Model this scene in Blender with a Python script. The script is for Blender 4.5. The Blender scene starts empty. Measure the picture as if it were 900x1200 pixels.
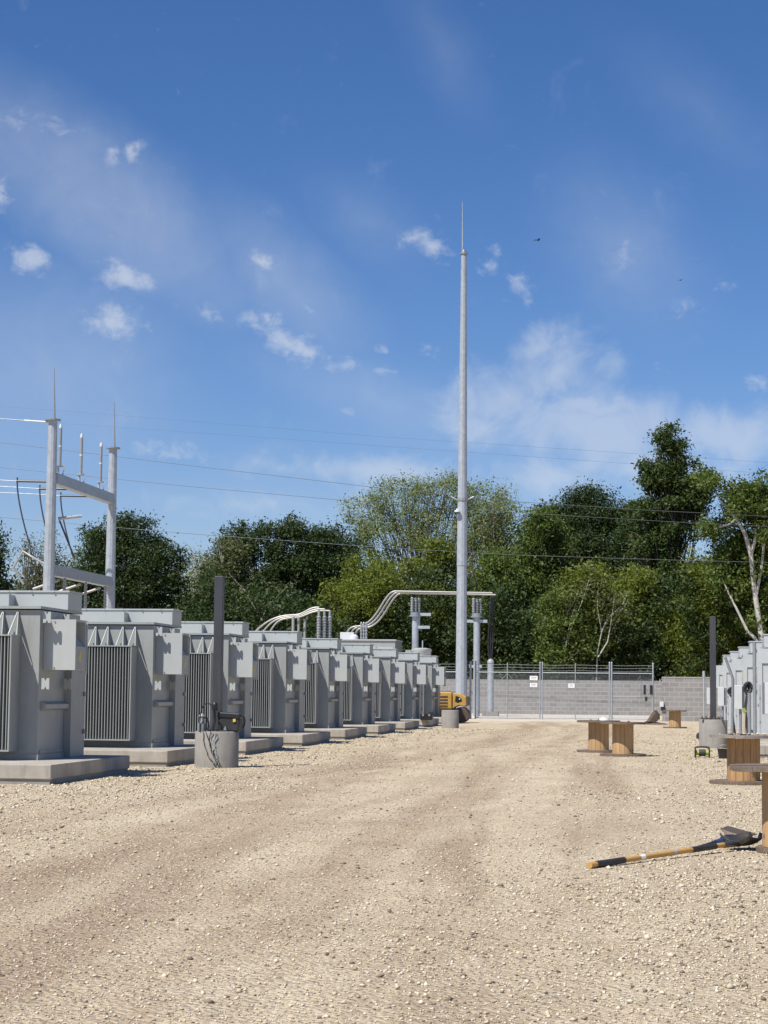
import bpy, math, random
import numpy as np
from mathutils import Vector, Matrix, noise as mnoise
random.seed(7); rng = np.random.default_rng(7)
S = bpy.context.scene; COL = S.collection
PI = math.pi
# ------------------------------------------------------------------ camera
YAW, PITCH, ROLL, FPX, EYE = 0.1333, 0.0901, 0.0098, 2318.95, 1.15
fw = Vector((-math.sin(YAW)*math.cos(PITCH), math.cos(YAW)*math.cos(PITCH), math.sin(PITCH)))
r0 = Vector((math.cos(YAW), math.sin(YAW), 0)); u0 = r0.cross(fw)
rt = r0*math.cos(ROLL) + u0*math.sin(ROLL); up = u0*math.cos(ROLL) - r0*math.sin(ROLL)
cam = bpy.data.cameras.new('camera'); co = bpy.data.objects.new('camera', cam); COL.objects.link(co)
m = Matrix((rt, up, -fw)).transposed().to_4x4(); m.translation = (0, 0, EYE); co.matrix_world = m
cam.sensor_fit = 'VERTICAL'; cam.sensor_height = 36; cam.lens = 36*FPX/1200; cam.clip_end = 3000; cam.clip_start = .1
S.camera = co
def ray(px, py): return (fw + rt*((px-450)/FPX) - up*((py-600)/FPX))
def at(px, py, Y):                       # the point of the place at depth Y seen there in the photo
    d = ray(px, py); return Vector((0, 0, EYE)) + d*(Y/d.y)
def gp(px, py):                          # the point of the ground
    d = ray(px, py); return Vector((0, 0, EYE)) + d*(-EYE/d.z)

# ------------------------------------------------------------------ helpers
class MB:
    def __init__(s): s.v = []; s.f = []; s.m = []; s.mi = 0
    def add(s, vs, fs):
        o = len(s.v); s.v += [tuple(p) for p in vs]
        for f in fs: s.f.append(tuple(i+o for i in f)); s.m.append(s.mi)
    def box(s, x0, x1, y0, y1, z0, z1):
        s.add([(x0,y0,z0),(x1,y0,z0),(x1,y1,z0),(x0,y1,z0),(x0,y0,z1),(x1,y0,z1),(x1,y1,z1),(x0,y1,z1)],
              [(0,3,2,1),(4,5,6,7),(0,1,5,4),(1,2,6,5),(2,3,7,6),(3,0,4,7)]); return s
    def prism(s, poly, axis, a, b):      # poly in the two other axes, extruded from a to b
        def P(p, t):
            if axis == 'x': return (t, p[0], p[1])
            if axis == 'y': return (p[0], t, p[1])
            return (p[0], p[1], t)
        n = len(poly); vs = [P(p, a) for p in poly]+[P(p, b) for p in poly]
        s.add(vs, [tuple(range(n))[::-1], tuple(range(n, 2*n))]+[(i, (i+1) % n, n+(i+1) % n, n+i) for i in range(n)]); return s
    def tube(s, pts, r, n=8, cap=True):
        pts = [Vector(p) for p in pts]; rs = r if isinstance(r, (list, tuple)) else [r]*len(pts)
        vs = []; fs = []; ref = None
        for i, p in enumerate(pts):
            t = (pts[min(i+1, len(pts)-1)]-pts[max(i-1, 0)]).normalized()
            if ref is None: ref = Vector((1, 0, 0)) if abs(t.x) < .9 else Vector((0, 1, 0))
            a = (ref-t*ref.dot(t)).normalized(); b = t.cross(a); ref = a
            for k in range(n):
                an = 2*PI*k/n; vs.append(p+(a*math.cos(an)+b*math.sin(an))*rs[i])
        for i in range(len(pts)-1):
            for k in range(n):
                fs.append((i*n+k, i*n+(k+1) % n, (i+1)*n+(k+1) % n, (i+1)*n+k))
        if cap: fs += [tuple(range(n))[::-1], tuple(range((len(pts)-1)*n, len(pts)*n))]
        s.add(vs, fs); return s
    def lathe(s, prof, c=(0, 0, 0), n=24):   # (r, z) profile round a vertical axis
        vs = []; fs = []
        for r, z in prof:
            for k in range(n): vs.append((c[0]+r*math.cos(2*PI*k/n), c[1]+r*math.sin(2*PI*k/n), c[2]+z))
        for i in range(len(prof)-1):
            for k in range(n): fs.append((i*n+k, i*n+(k+1) % n, (i+1)*n+(k+1) % n, (i+1)*n+k))
        fs += [tuple(range(n))[::-1], tuple(range((len(prof)-1)*n, len(prof)*n))]
        s.add(vs, fs); return s
    def build(s, name, mat, parent=None, smooth=False, bevel=0, loc=None):
        me = bpy.data.meshes.new(name); me.from_pydata(s.v, [], s.f); me.update()
        mats = mat if isinstance(mat, (list, tuple)) else [mat]
        for q in mats: me.materials.append(q)
        if len(mats) > 1: me.polygons.foreach_set('material_index', s.m)
        if smooth:
            me.polygons.foreach_set('use_smooth', [True]*len(me.polygons))
            try: me.set_sharp_from_angle(angle=math.radians(40))
            except Exception: pass
        o = bpy.data.objects.new(name, me); COL.objects.link(o)
        if parent: o.parent = parent
        if loc: o.location = loc
        if bevel:
            b = o.modifiers.new('bevel', 'BEVEL'); b.width = bevel; b.segments = 2; b.limit_method = 'ANGLE'
        return o
def tag(o, label=None, cat=None, group=None, kind=None):
    if label: o['label'] = label
    if cat: o['category'] = cat
    if group: o['group'] = group
    if kind: o['kind'] = kind
    return o
def thing(name, loc, label, cat, group=None, rz=0):
    o = bpy.data.objects.new(name, None); COL.objects.link(o); o.location = loc; o.rotation_euler = (0, 0, rz)
    o.empty_display_size = .2; return tag(o, label, cat, group)
def copy_tree(o, parent=None):
    c = o.copy(); COL.objects.link(c)
    if parent: c.parent = parent
    for ch in [k for k in KIDS.get(o.name, [])]: copy_tree(ch, c)
    return c
KIDS = {}
def freeze(o):
    KIDS[o.name] = list(o.children)
    for c in o.children: freeze(c)
def bez(p0, p1, p2, p3, n=14):
    p0, p1, p2, p3 = map(Vector, (p0, p1, p2, p3)); out = []
    for i in range(n+1):
        t = i/n; u = 1-t; out.append(p0*u**3+p1*3*u*u*t+p2*3*u*t*t+p3*t**3)
    return out

# ------------------------------------------------------------------ materials
class NT:
    def __init__(s, nt): s.nt = nt; s.L = nt.links.new
    def n(s, t, **k):
        x = s.nt.nodes.new(t)
        for a, b in k.items(): setattr(x, a, b)
        return x
    def set(s, sock, v):
        if hasattr(v, 'is_linked') or isinstance(v, bpy.types.NodeSocket): s.L(v, sock)
        elif v is not None: sock.default_value = v
    def math(s, op, a, b=None, c=None, clamp=False):
        x = s.n('ShaderNodeMath', operation=op); x.use_clamp = clamp
        for i, v in enumerate((a, b, c)):
            if v is not None: s.set(x.inputs[i], v)
        return x.outputs[0]
    def noise(s, vec, scale, detail=4, rough=.55, dist=0):
        x = s.n('ShaderNodeTexNoise'); s.L(vec, x.inputs['Vector'])
        x.inputs['Scale'].default_value = scale; x.inputs['Detail'].default_value = detail
        x.inputs['Roughness'].default_value = rough; x.inputs['Distortion'].default_value = dist
        return x.outputs[0]
    def ramp(s, fac, stops, interp='LINEAR'):
        x = s.n('ShaderNodeValToRGB'); s.set(x.inputs[0], fac); e = x.color_ramp.elements; x.color_ramp.interpolation = interp
        while len(e) < len(stops): e.new(.5)
        for q, (p, c) in zip(e, stops): q.position = p; q.color = tuple(c)+(1,) if len(c) == 3 else c
        return x.outputs[0]
    def mix(s, fac, a, b, bt='MIX'):
        x = s.n('ShaderNodeMix', data_type='RGBA', blend_type=bt)
        s.set(x.inputs[0], fac)
        for i, v in ((6, a), (7, b)):
            s.set(x.inputs[i], tuple(v)+(1,) if isinstance(v, (tuple, list)) and len(v) == 3 else v)
        return x.outputs[2]
    def bump(s, h, strength, dist=.02):
        x = s.n('ShaderNodeBump'); x.inputs['Strength'].default_value = strength; x.inputs['Distance'].default_value = dist
        s.L(h, x.inputs['Height']); return x.outputs[0]
    def map(s, vec, scale=(1, 1, 1), loc=(0, 0, 0), rot=(0, 0, 0)):
        x = s.n('ShaderNodeMapping'); s.L(vec, x.inputs[0]); x.inputs['Scale'].default_value = scale
        x.inputs['Location'].default_value = loc; x.inputs['Rotation'].default_value = rot; return x.outputs[0]
def newmat(name):
    mt = bpy.data.materials.new(name); mt.use_nodes = True; g = NT(mt.node_tree)
    b = next(x for x in mt.node_tree.nodes if x.type == 'BSDF_PRINCIPLED')
    return mt, g, b
def plain(name, c, rough=.5, metal=0, var=.12, scale=3, bump=0, bscale=40, dirt=None, dirtamt=.5, streak=True, coord='Object'):
    mt, g, b = newmat(name); tc = g.n('ShaderNodeTexCoord').outputs[coord]
    oi = g.n('ShaderNodeObjectInfo').outputs['Random']
    off = g.n('ShaderNodeVectorMath', operation='ADD'); g.L(tc, off.inputs[0])
    cb = g.n('ShaderNodeCombineXYZ'); g.L(g.math('MULTIPLY', oi, 37.), cb.inputs[0]); g.L(cb.outputs[0], off.inputs[1])
    v = off.outputs[0]
    f = g.noise(v, scale, 5, .6)
    lo = tuple(max(0, x*(1-var)) for x in c); hi = tuple(min(1, x*(1+var)) for x in c)
    col = g.ramp(f, [(.3, lo), (.7, hi)])
    if dirt:
        f2 = g.noise(g.map(v, (4, 4, .5) if streak else (1, 1, 1)), 2.2, 6, .65)
        msk = g.math('MULTIPLY', g.ramp(f2, [(.52, (0, 0, 0)), (.75, (1, 1, 1))]), dirtamt)
        col = g.mix(msk, col, dirt)
    g.L(col, b.inputs['Base Color'])
    rf = g.math('MULTIPLY_ADD', g.noise(v, scale*2.3, 4), .2, rough-.1, clamp=True); g.L(rf, b.inputs['Roughness'])
    b.inputs['Metallic'].default_value = metal
    if bump: g.L(g.bump(g.noise(v, bscale, 6, .7), bump), b.inputs['Normal'])
    return mt
M = {}
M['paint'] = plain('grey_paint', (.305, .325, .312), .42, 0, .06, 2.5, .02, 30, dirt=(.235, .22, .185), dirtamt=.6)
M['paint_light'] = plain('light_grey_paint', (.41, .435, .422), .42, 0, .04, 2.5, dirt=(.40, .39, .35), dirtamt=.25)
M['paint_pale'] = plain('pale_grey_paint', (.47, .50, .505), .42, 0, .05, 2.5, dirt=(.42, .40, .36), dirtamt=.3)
M['fin'] = plain('fin_paint', (.27, .29, .283), .5, 0, .05)
M['white'] = plain('white_paint', (.58, .60, .60), .45, 0, .05, dirt=(.5, .47, .4), dirtamt=.3)
M['galv'] = plain('galvanised_steel', (.41, .445, .475), .42, .25, .14, 5, .03, 60, dirt=(.30, .33, .36), dirtamt=.7)
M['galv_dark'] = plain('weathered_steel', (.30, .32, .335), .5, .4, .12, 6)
M['galv_mid'] = plain('dull_galvanised', (.36, .385, .40), .45, .3, .1, 6)
M['dark_post'] = plain('dark_grey_primer', (.052, .055, .062), .5, .1, .12, 2, .02, 50, dirt=(.13, .12, .11), dirtamt=.3)
M['black'] = plain('black_plastic', (.018, .018, .02), .4, 0, .3, 8)
M['rubber'] = plain('black_rubber', (.025, .025, .027), .6, 0, .3, 8)
M['concrete'] = plain('concrete', (.37, .34, .29), .85, 0, .2, 2.2, .2, 60, dirt=(.20, .18, .15), dirtamt=.75)
M['concrete_dark'] = plain('grey_concrete', (.255, .245, .22), .85, 0, .12, 5, .15, 60, dirt=(.17, .16, .14), dirtamt=.5)
M['alu'] = plain('aluminium_bus', (.36, .355, .335), .4, .3, .06, 4)
M['porcelain'] = plain('grey_porcelain', (.27, .285, .30), .3, 0, .08, 4)
M['yellow'] = plain('yellow_paint', (.50, .30, .07), .45, 0, .12, 5, dirt=(.35, .24, .1), dirtamt=.5)
M['rust'] = plain('worn_steel', (.13, .095, .07), .6, .4, .35, 6, .2, 40)
M['steel'] = plain('shovel_steel', (.10, .095, .09), .4, .6, .3, 10, .1, 60, dirt=(.2, .16, .11), dirtamt=.7, streak=False)
M['handle'] = plain('fibreglass_handle', (.52, .30, .08), .45, 0, .08, 12, dirt=(.35, .22, .1), dirtamt=.5)
M['blue'] = plain('blue_paint', (.03, .06, .19), .5, 0, .2, 10)
M['lime'] = plain('lime_plastic', (.30, .36, .04), .45, 0, .1, 10)
M['yellow_label'] = plain('warning_yellow', (.62, .50, .06), .5, 0, .05)
M['warn_black'] = plain('warning_black', (.02, .02, .02), .5)
M['sign'] = plain('sign_white', (.80, .80, .78), .4, 0, .04)
M['sign_mark'] = plain('sign_grey_mark', (.38, .36, .38), .5)
M['ribbon'] = plain('ribbon', (.28, .33, .06), .6)
M['wire'] = plain('wire', (.07, .075, .085), .5, .3, .1)
M['wire_light'] = plain('bright_wire', (.2, .21, .23), .4, .3, .1)
M['bark'] = plain('bark', (.15, .125, .10), .9, 0, .35, 6, .4, 15)
M['bark_pale'] = plain('pale_bark', (.48, .46, .41), .85, 0, .3, 3, .2, 15, dirt=(.17, .14, .11), dirtamt=.7, streak=False)
M['dirt'] = plain('dark_soil', (.10, .075, .055), .95, 0, .4, 8, .5, 25)
M['soil'] = plain('soil', (.22, .19, .12), .95, 0, .3, .3, .3, 8)

def wood(name, c, var, vert=True):
    mt, g, b = newmat(name); tc = g.n('ShaderNodeTexCoord').outputs['Object']
    isl = g.n('ShaderNodeNewGeometry').outputs['Random Per Island']
    off = g.n('ShaderNodeVectorMath', operation='ADD'); g.L(tc, off.inputs[0])
    cb = g.n('ShaderNodeCombineXYZ'); g.L(g.math('MULTIPLY', isl, 50.), cb.inputs[0]); g.L(g.math('MULTIPLY', isl, 31.), cb.inputs[2]); g.L(cb.outputs[0], off.inputs[1])
    v = g.map(off.outputs[0], (9, 9, .7) if vert else (1.2, 14, 9))
    gr = g.noise(v, 3, 6, .65, 1.2)
    lo = tuple(x*(1-var) for x in c); hi = tuple(min(1, x*(1+var)) for x in c)
    col = g.ramp(gr, [(.32, lo), (.68, hi)])
    col = g.mix(g.math('MULTIPLY', isl, .55), col, tuple(x*.72 for x in c))
    kn = g.n('ShaderNodeTexVoronoi'); g.L(g.map(off.outputs[0], (5, 5, 3)), kn.inputs['Vector']); kn.inputs['Scale'].default_value = 1.2
    col = g.mix(g.ramp(kn.outputs['Distance'], [(.05, (1, 1, 1)), (.11, (0, 0, 0))]), col, tuple(x*.3 for x in c))
    g.L(col, b.inputs['Base Color']); b.inputs['Roughness'].default_value = .8
    g.L(g.bump(gr, .25, .01), b.inputs['Normal']); return mt
M['stave'] = wood('pine_staves', (.50, .32, .155), .22)
M['stave_red'] = wood('stained_pine_staves', (.42, .25, .11), .28)
M['flange'] = wood('weathered_flange', (.17, .128, .095), .35, False)
M['flange_grey'] = wood('grey_weathered_flange', (.27, .235, .20), .3, False)
M['stake'] = wood('pine_stake', (.55, .42, .27), .15)

# concrete block wall
mt, g, b = newmat('concrete_block'); tc = g.n('ShaderNodeTexCoord').outputs['Object']
sx = g.n('ShaderNodeSeparateXYZ'); g.L(tc, sx.inputs[0]); cb = g.n('ShaderNodeCombineXYZ')
g.L(g.math('ADD', sx.outputs[0], sx.outputs[1]), cb.inputs[0]); g.L(sx.outputs[2], cb.inputs[1])
br = g.n('ShaderNodeTexBrick'); g.L(cb.outputs[0], br.inputs['Vector'])
for k, v in (('Color1', (.30, .29, .275, 1)), ('Color2', (.21, .203, .195, 1)), ('Mortar', (.42, .405, .385, 1)), ('Scale', 1), ('Mortar Size', .015), ('Bias', -.1), ('Brick Width', .406), ('Row Height', .203)):
    br.inputs[k].default_value = v
nz = g.noise(tc, .5, 5); col = g.mix(g.ramp(nz, [(.35, (.25,)*3), (.7, (0,)*3)]), br.outputs['Color'], (.26, .25, .235))
col = g.mix(g.math('MULTIPLY', g.noise(tc, 30, 4), .35), col, (.17, .165, .16)); g.L(col, b.inputs['Base Color'])
b.inputs['Roughness'].default_value = .9; g.L(g.bump(br.outputs['Fac'], -.3, .01), b.inputs['Normal']); M['block'] = mt

# gravel yard
mt, g, b = newmat('gravel'); tc = g.n('ShaderNodeTexCoord').outputs['Object']
sx = g.n('ShaderNodeSeparateXYZ'); g.L(tc, sx.inputs[0]); X, Y = sx.outputs[0], sx.outputs[1]
base = g.ramp(g.noise(g.map(tc, (1.6, .8, 1)), .6, 8, .68), [(.3, (.45, .365, .24)), (.5, (.57, .475, .325)), (.7, (.65, .56, .405))])
# wheel tracks running down the yard, bending a little
wx = g.math('ADD', X, g.math('MULTIPLY', g.noise(g.map(tc, (.05, .05, .05)), 1, 2), 5.))
cb = g.n('ShaderNodeCombineXYZ'); g.L(wx, cb.inputs[0]); g.L(g.math('MULTIPLY', Y, .05), cb.inputs[1])
tr = g.noise(cb.outputs[0], 1.1, 5, .6)
trk = g.ramp(tr, [(.45, (0,)*3), (.62, (1,)*3)])
inner = g.math('MULTIPLY', g.ramp(g.math('MULTIPLY_ADD', X, .05, .5), [(.18, (0,)*3), (.27, (1,)*3), (.47, (1,)*3), (.56, (.12,)*3)]), trk)
col = g.mix(g.math('MULTIPLY', inner, .75), base, (.315, .225, .15))
for tx_, tw_, ta_ in ((-3.95, .42, .62), (-2.1, .40, .45), (-.35, .3, .22)):
    wob = g.math('ADD', X, g.math('ADD', g.math('MULTIPLY', g.noise(g.map(tc, (.12, .12, .12)), 1, 3), 1.6), -.8-tx_))
    dd = g.math('DIVIDE', g.math('ABSOLUTE', wob), tw_)
    tk = g.math('MULTIPLY', g.math('SUBTRACT', 1.25, dd, clamp=True), g.ramp(g.noise(g.map(tc, (1.6, .35, 1)), 1.5, 6, .65), [(.36, (0,)*3), (.6, (1,)*3)]))
    col = g.mix(g.math('MULTIPLY', tk, ta_), col, (.30, .205, .13))
# paler broken rock at the sides and by the gate
edge = g.ramp(g.math('ADD', g.math('MULTIPLY', X, .12), g.math('MULTIPLY', g.noise(tc, .35, 5), .9)), [(.38, (0,)*3), (.75, (1,)*3)])
col = g.mix(g.math('MULTIPLY', edge, .45), col, (.56, .475, .345))
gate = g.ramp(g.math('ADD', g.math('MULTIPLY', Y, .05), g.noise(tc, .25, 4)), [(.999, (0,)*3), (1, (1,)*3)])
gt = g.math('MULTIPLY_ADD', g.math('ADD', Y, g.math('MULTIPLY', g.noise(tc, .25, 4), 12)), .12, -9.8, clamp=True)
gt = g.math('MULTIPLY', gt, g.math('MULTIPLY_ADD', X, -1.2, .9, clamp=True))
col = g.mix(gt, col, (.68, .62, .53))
vo = g.n('ShaderNodeTexVoronoi'); g.L(tc, vo.inputs['Vector']); vo.inputs['Scale'].default_value = 38
vo2 = g.n('ShaderNodeTexVoronoi'); g.L(tc, vo2.inputs['Vector']); vo2.inputs['Scale'].default_value = 14
sp = g.n('ShaderNodeSeparateXYZ'); g.L(vo.outputs['Color'], sp.inputs[0])
col = g.mix(g.math('MULTIPLY', g.ramp(sp.outputs[0], [(.0, (1,)*3), (.25, (0,)*3)]), .35), col, (.24, .18, .125))
col = g.mix(g.math('MULTIPLY', g.ramp(sp.outputs[1], [(.8, (0,)*3), (1, (1,)*3)]), .5), col, (.66, .58, .47))
fine = g.noise(tc, 9, 8, .75)
col = g.mix(g.math('MULTIPLY', g.ramp(fine, [(.35, (1,)*3), (.52, (0,)*3)]), .4), col, (.27, .20, .14))
g.L(col, b.inputs['Base Color']); b.inputs['Roughness'].default_value = .95
b.inputs['Specular IOR Level'].default_value = .2
h = g.math('ADD', g.math('MULTIPLY', vo.outputs['Distance'], -1.2), g.math('MULTIPLY', g.noise(tc, 22, 6, .7), 1.4))
h = g.math('ADD', h, g.math('MULTIPLY', g.noise(tc, 2.5, 5, .6), 3.5))
g.L(g.bump(h, .9, .02), b.inputs['Normal']); M['gravel'] = mt
# loose stones
mt, g, b = newmat('limestone_chips'); isl = g.n('ShaderNodeNewGeometry').outputs['Random Per Island']
col = g.ramp(isl, [(0, (.12, .09, .065)), (.2, (.30, .24, .17)), (.34, (.50, .42, .29)), (.65, (.59, .51, .37)), (.9, (.65, .575, .44)), (1, (.69, .62, .49))])
g.L(col, b.inputs['Base Color']); b.inputs['Roughness'].default_value = .9; M['stone'] = mt

def leafmat(name, stops, trans=.28):
    mt = bpy.data.materials.new(name); mt.use_nodes = True; nt = mt.node_tree; nt.nodes.clear(); g = NT(nt)
    isl = g.n('ShaderNodeNewGeometry').outputs['Random Per Island']
    tc = g.n('ShaderNodeTexCoord').outputs['Object']
    f = g.math('ADD', g.math('MULTIPLY', isl, .55), g.math('MULTIPLY', g.noise(tc, .7, 3), .5))
    col = g.ramp(f, stops)
    d = g.n('ShaderNodeBsdfPrincipled'); g.L(col, d.inputs['Base Color']); d.inputs['Roughness'].default_value = .55
    d.inputs['Specular IOR Level'].default_value = .3
    t = g.n('ShaderNodeBsdfTranslucent'); g.L(g.mix(1, col, (1.0, 1.15, .45), 'MULTIPLY'), t.inputs[0])
    mx = g.n('ShaderNodeMixShader'); mx.inputs[0].default_value = trans
    g.L(d.outputs[0], mx.inputs[1]); g.L(t.outputs[0], mx.inputs[2])
    o = g.n('ShaderNodeOutputMaterial'); g.L(mx.outputs[0], o.inputs[0]); return mt
LEAF = {
 'dark': leafmat('dark_leaves', [(.2, (.022, .040, .011)), (.5, (.040, .066, .019)), (.85, (.075, .108, .034))]),
 'mid': leafmat('mid_leaves', [(.2, (.054, .082, .016)), (.5, (.095, .135, .028)), (.85, (.16, .205, .05))], .34),
 'bright': leafmat('bright_leaves', [(.2, (.09, .118, .017)), (.5, (.155, .188, .030)), (.85, (.235, .262, .058))], .42),
 'deep': leafmat('deep_green_leaves', [(.2, (.032, .054, .012)), (.5, (.056, .086, .020)), (.85, (.10, .135, .036))], .3),
 'pale': leafmat('pale_leaves', [(.2, (.14, .175, .058)), (.5, (.215, .255, .10)), (.85, (.33, .37, .18))], .4),
 'olive': leafmat('olive_leaves', [(.2, (.075, .088, .034)), (.5, (.12, .135, .055)), (.85, (.19, .20, .095))], .36),
}

# ------------------------------------------------------------------ ground
tag(MB().box(-900, 900, -300, 1500, -1.0, -.012).build('ground', M['soil']), kind='structure')
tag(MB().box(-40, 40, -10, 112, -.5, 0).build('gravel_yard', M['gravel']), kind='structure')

def stones():
    n = 430000
    d = np.exp(rng.uniform(math.log(5.5), math.log(62), n))
    lat = rng.uniform(-1, 1, n)*(0.225*d+1.2)
    px = lat*math.cos(YAW)-d*math.sin(YAW); py = lat*math.sin(YAW)+d*math.cos(YAW)
    # patches: dense at the sides, thin on the driven middle
    pn = np.array([mnoise.fractal((x*.35, y*.22, 3.3), 1, 2, 4) for x, y in zip(px[::1], py[::1])])
    side = np.clip(.62*np.clip((px+1.4+pn*1.8)/2.4, 0, 1)+.7*np.clip((-4.3-px+pn*.8)/1.3, 0, 1)+.2*pn, 0, 1)
    side *= np.clip((d-6)/5, .3, 1)
    dens = .30+.70*side
    keep = (rng.uniform(0, 1, n) < dens)
    rad = np.exp(rng.normal(math.log(.0033), .45, n))*(1+.028*d)*(1+.45*side)
    rad = np.clip(rad, .002, .030)
    big = rng.uniform(0, 1, n) < .005; rad[big] *= 1.7
    # not inside the pads, piers and reels
    keep &= ~((px < -6.95) & (px > -11) & (((py-22.8) % 5.76) < 3.85) & (py > 22.7))
    px, py, rad = px[keep], py[keep], rad[keep]; n = len(px)
    base = np.array([(1,0,0),(0,1,0),(-1,0,0),(0,-1,0),(0,0,.75),(0,0,-.75)], float)
    F = np.array([(0,1,4),(1,2,4),(2,3,4),(3,0,4),(1,0,5),(2,1,5),(3,2,5),(0,3,5)])
    V = base[None]*rng.uniform(.65, 1.35, (n, 6, 1))+rng.normal(0, .13, (n, 6, 3))
    a = rng.uniform(0, 2*PI, n); c, s = np.cos(a)[:, None], np.sin(a)[:, None]
    V = np.stack([V[..., 0]*c-V[..., 1]*s, V[..., 0]*s+V[..., 1]*c, V[..., 2]*.8], -1)*rad[:, None, None]
    V += np.stack([px, py, rad*.28], -1)[:, None, :]
    me = bpy.data.meshes.new('gravel_stones'); V = V.reshape(-1, 3)
    fc = (F[None]+(np.arange(n)*6)[:, None, None]).reshape(-1, 3)
    me.vertices.add(len(V)); me.vertices.foreach_set('co', V.astype(np.float32).ravel())
    me.loops.add(fc.size); me.loops.foreach_set('vertex_index', fc.astype(np.int32).ravel())
    me.polygons.add(len(fc)); me.polygons.foreach_set('loop_start', np.arange(0, fc.size, 3, dtype=np.int32))
    me.update(calc_edges=True); me.materials.append(M['stone'])
    o = bpy.data.objects.new('gravel_stones', me); COL.objects.link(o)
    tag(o, 'loose cream limestone chips strewn over the yard', 'gravel', kind='stuff')
stones()

# ------------------------------------------------------------------ transformers
def make_transformer():
    # local frame: base centre of the tank on its pad, the aisle face to +X, the fins to -Y
    T = thing('transformer', (0, 0, 0), 'x', 'transformer', 'grey transformers in two rows')
    HX = 1.126; y0, y1 = -.904, .90; zt = 1.94
    t = MB().box(-HX, HX, y0, y1, 0, zt-.05)
    t.box(-HX-.015, HX+.02, y0-.02, y1+.02, 0, .07)
    t.build('tank', M['paint'], T)
    l = MB().box(-HX-.03, HX+.02, y0-.045, y1+.03, zt-.035, zt)
    l.build('lid', M['paint'], T)
    c = MB().box(-HX, 1.15, .23, .88, zt+.002, 2.17); c.box(-HX-.01, 1.17, .215, .895, 2.172, 2.195)
    for i in range(7): c.tube([(-.9+i*.31, .21, 2.184), (-.9+i*.31, .20, 2.184)], .012, 6)
    c.build('cover_box', M['paint_light'], T)
    MB().box(-HX+.05, .42, -.02, .228, zt+.002, 2.13).build('front_cover', M['paint_light'], T)
    # fin bank
    f = MB(); xr, xl = .878, -.9; yf, yb = -1.265, -.93; z0, z1 = .114, 1.57
    n = 39
    for i in range(n):
        x = xl+.03+(xr-xl-.075)*i/(n-1); f.box(x-.0055, x+.0055, yf, yb, z0+.02, z1-.02)
    f.box(xl, xr-.02, yb-.012, yb+.004, z0+.03, z1-.03)
    R = f.build('radiator', M['fin'], T)
    MB().box(xr-.018, xr, yf-.008, yb+.02, z0, z1-.012).build('end_plate', M['paint'], R)
    MB().box(xl, xr, yf-.012, yf+.03, z0, z0+.018).build('bottom_rail', M['paint'], R)
    MB().box(xl, xr, yf-.012, yb, z1-.019, z1).build('top_rail', M['paint'], R)
    for i in (.25, .75):
        for z in (z0+.25, z1-.25): MB().box(xl+(xr-xl)*i-.03, xl+(xr-xl)*i+.03, yb, y0-.001, z-.05, z+.05).build('header_pipe', M['paint'], R)
    for i in range(8):                                  # gussets tying the bank to the lid
        x = (.835, .64, .40, .205, -.035, -.235, -.475, -.675)[i]; b = MB()
        yq = y0-.001; top = zt-.07; bot = z1+.002
        b.add([(x-.062, -1.12, bot), (x-.046, -1.12, bot), (x+.004, yq-.02, top), (x-.008, yq-.02, top), (x-.062, -1.10, bot), (x-.046, -1.10, bot), (x+.004, yq, top), (x-.008, yq, top)],
              [(0,1,2,3),(4,7,6,5),(0,4,5,1),(2,6,7,3),(1,5,6,2),(0,3,7,4)])
        b.add([(x+.055, -1.12, bot), (x+.063, -1.12, bot), (x+.063, yq, bot), (x+.055, yq, bot), (x+.004, yq-.02, top), (x+.012, yq-.02, top), (x+.012, yq, top), (x+.004, yq, top)],
              [(0,3,2,1),(0,1,5,4),(1,2,6,5),(2,3,7,6),(3,0,4,7),(4,5,6,7)])
        b.box(x+.0, x+.04, -1.2, -1.13, bot, bot+.035)
        b.build('bracket', M['fin'], T)
    # aisle face: recessed panel, channel, raised side panel
    MB().prism([(HX+.001, .62), (HX+.075, .645), (HX+.075, .70), (HX+.001, .735)], 'y', -.80, .205).build('stiffener', M['paint'], T)
    MB().box(HX+.001, HX+.095, .24, .895, .002, 1.42).build('side_panel', M['paint'], T)
    MB().box(HX+.001, HX+.014, -.80, .2, .08, .12).build('base_strip', M['paint'], T)
    for z in (.3, .8): MB().tube([(HX+.11, .83, z), (HX+.11, .83, z+.06)], .018, 6).build('hinge', M['galv_dark'], T)
    def lug(y, z):
        w, h = .10, .07
        P = [(0, -h), (w*.32, -h), (w*.5, -h*.45), (w*.68, -h), (w, -h), (w, h), (w*.68, h), (w*.5, h*.45), (w*.32, h), (0, h)]
        MB().prism([(HX+.031+p[0]*1.0, z+p[1]) for p in P], 'y', y, y+.02).build('lifting_lug', M['paint_light'], T)
    lug(-.88, 1.80); lug(-.05, 1.80); lug(-.88, .96); lug(.10, .96)
    # cable box hung on the aisle face
    ya, yb2, xa, xb, za, zb = -.73, -.17, HX+.002, 1.545, 1.138, 1.78
    zm = za+.30
    cb_ = MB().box(xa, xb, ya, ya+.02, za, zb)                            # near cheek
    cb_.box(xa, xb-.02, yb2-.06, yb2-.025, za, zb-.021)
    cb_.box(xa, xb, yb2-.025, yb2, zb-.28, zb).box(xb-.09, xb, yb2-.025, yb2, za-.04, zb-.281)   # far cheek, cut away low down
    cb_.box(xa, xb-.015, ya+.02, yb2-.05, za, za+.015).box(xa, xb, ya+.02, yb2-.05, zb-.02, zb)
    cb_.prism([(xa+.10, zb-.022), (xa+.12, zb-.022), (xb-.02, zm), (xb-.04, zm)], 'y', ya+.021, yb2-.081)
    C = cb_.build('control_box', M['paint_light'], T)
    MB().box(xb-.022, xb-.002, ya+.022, yb2-.06, za+.017, zm).build('panel', M['paint'], C)
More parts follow.
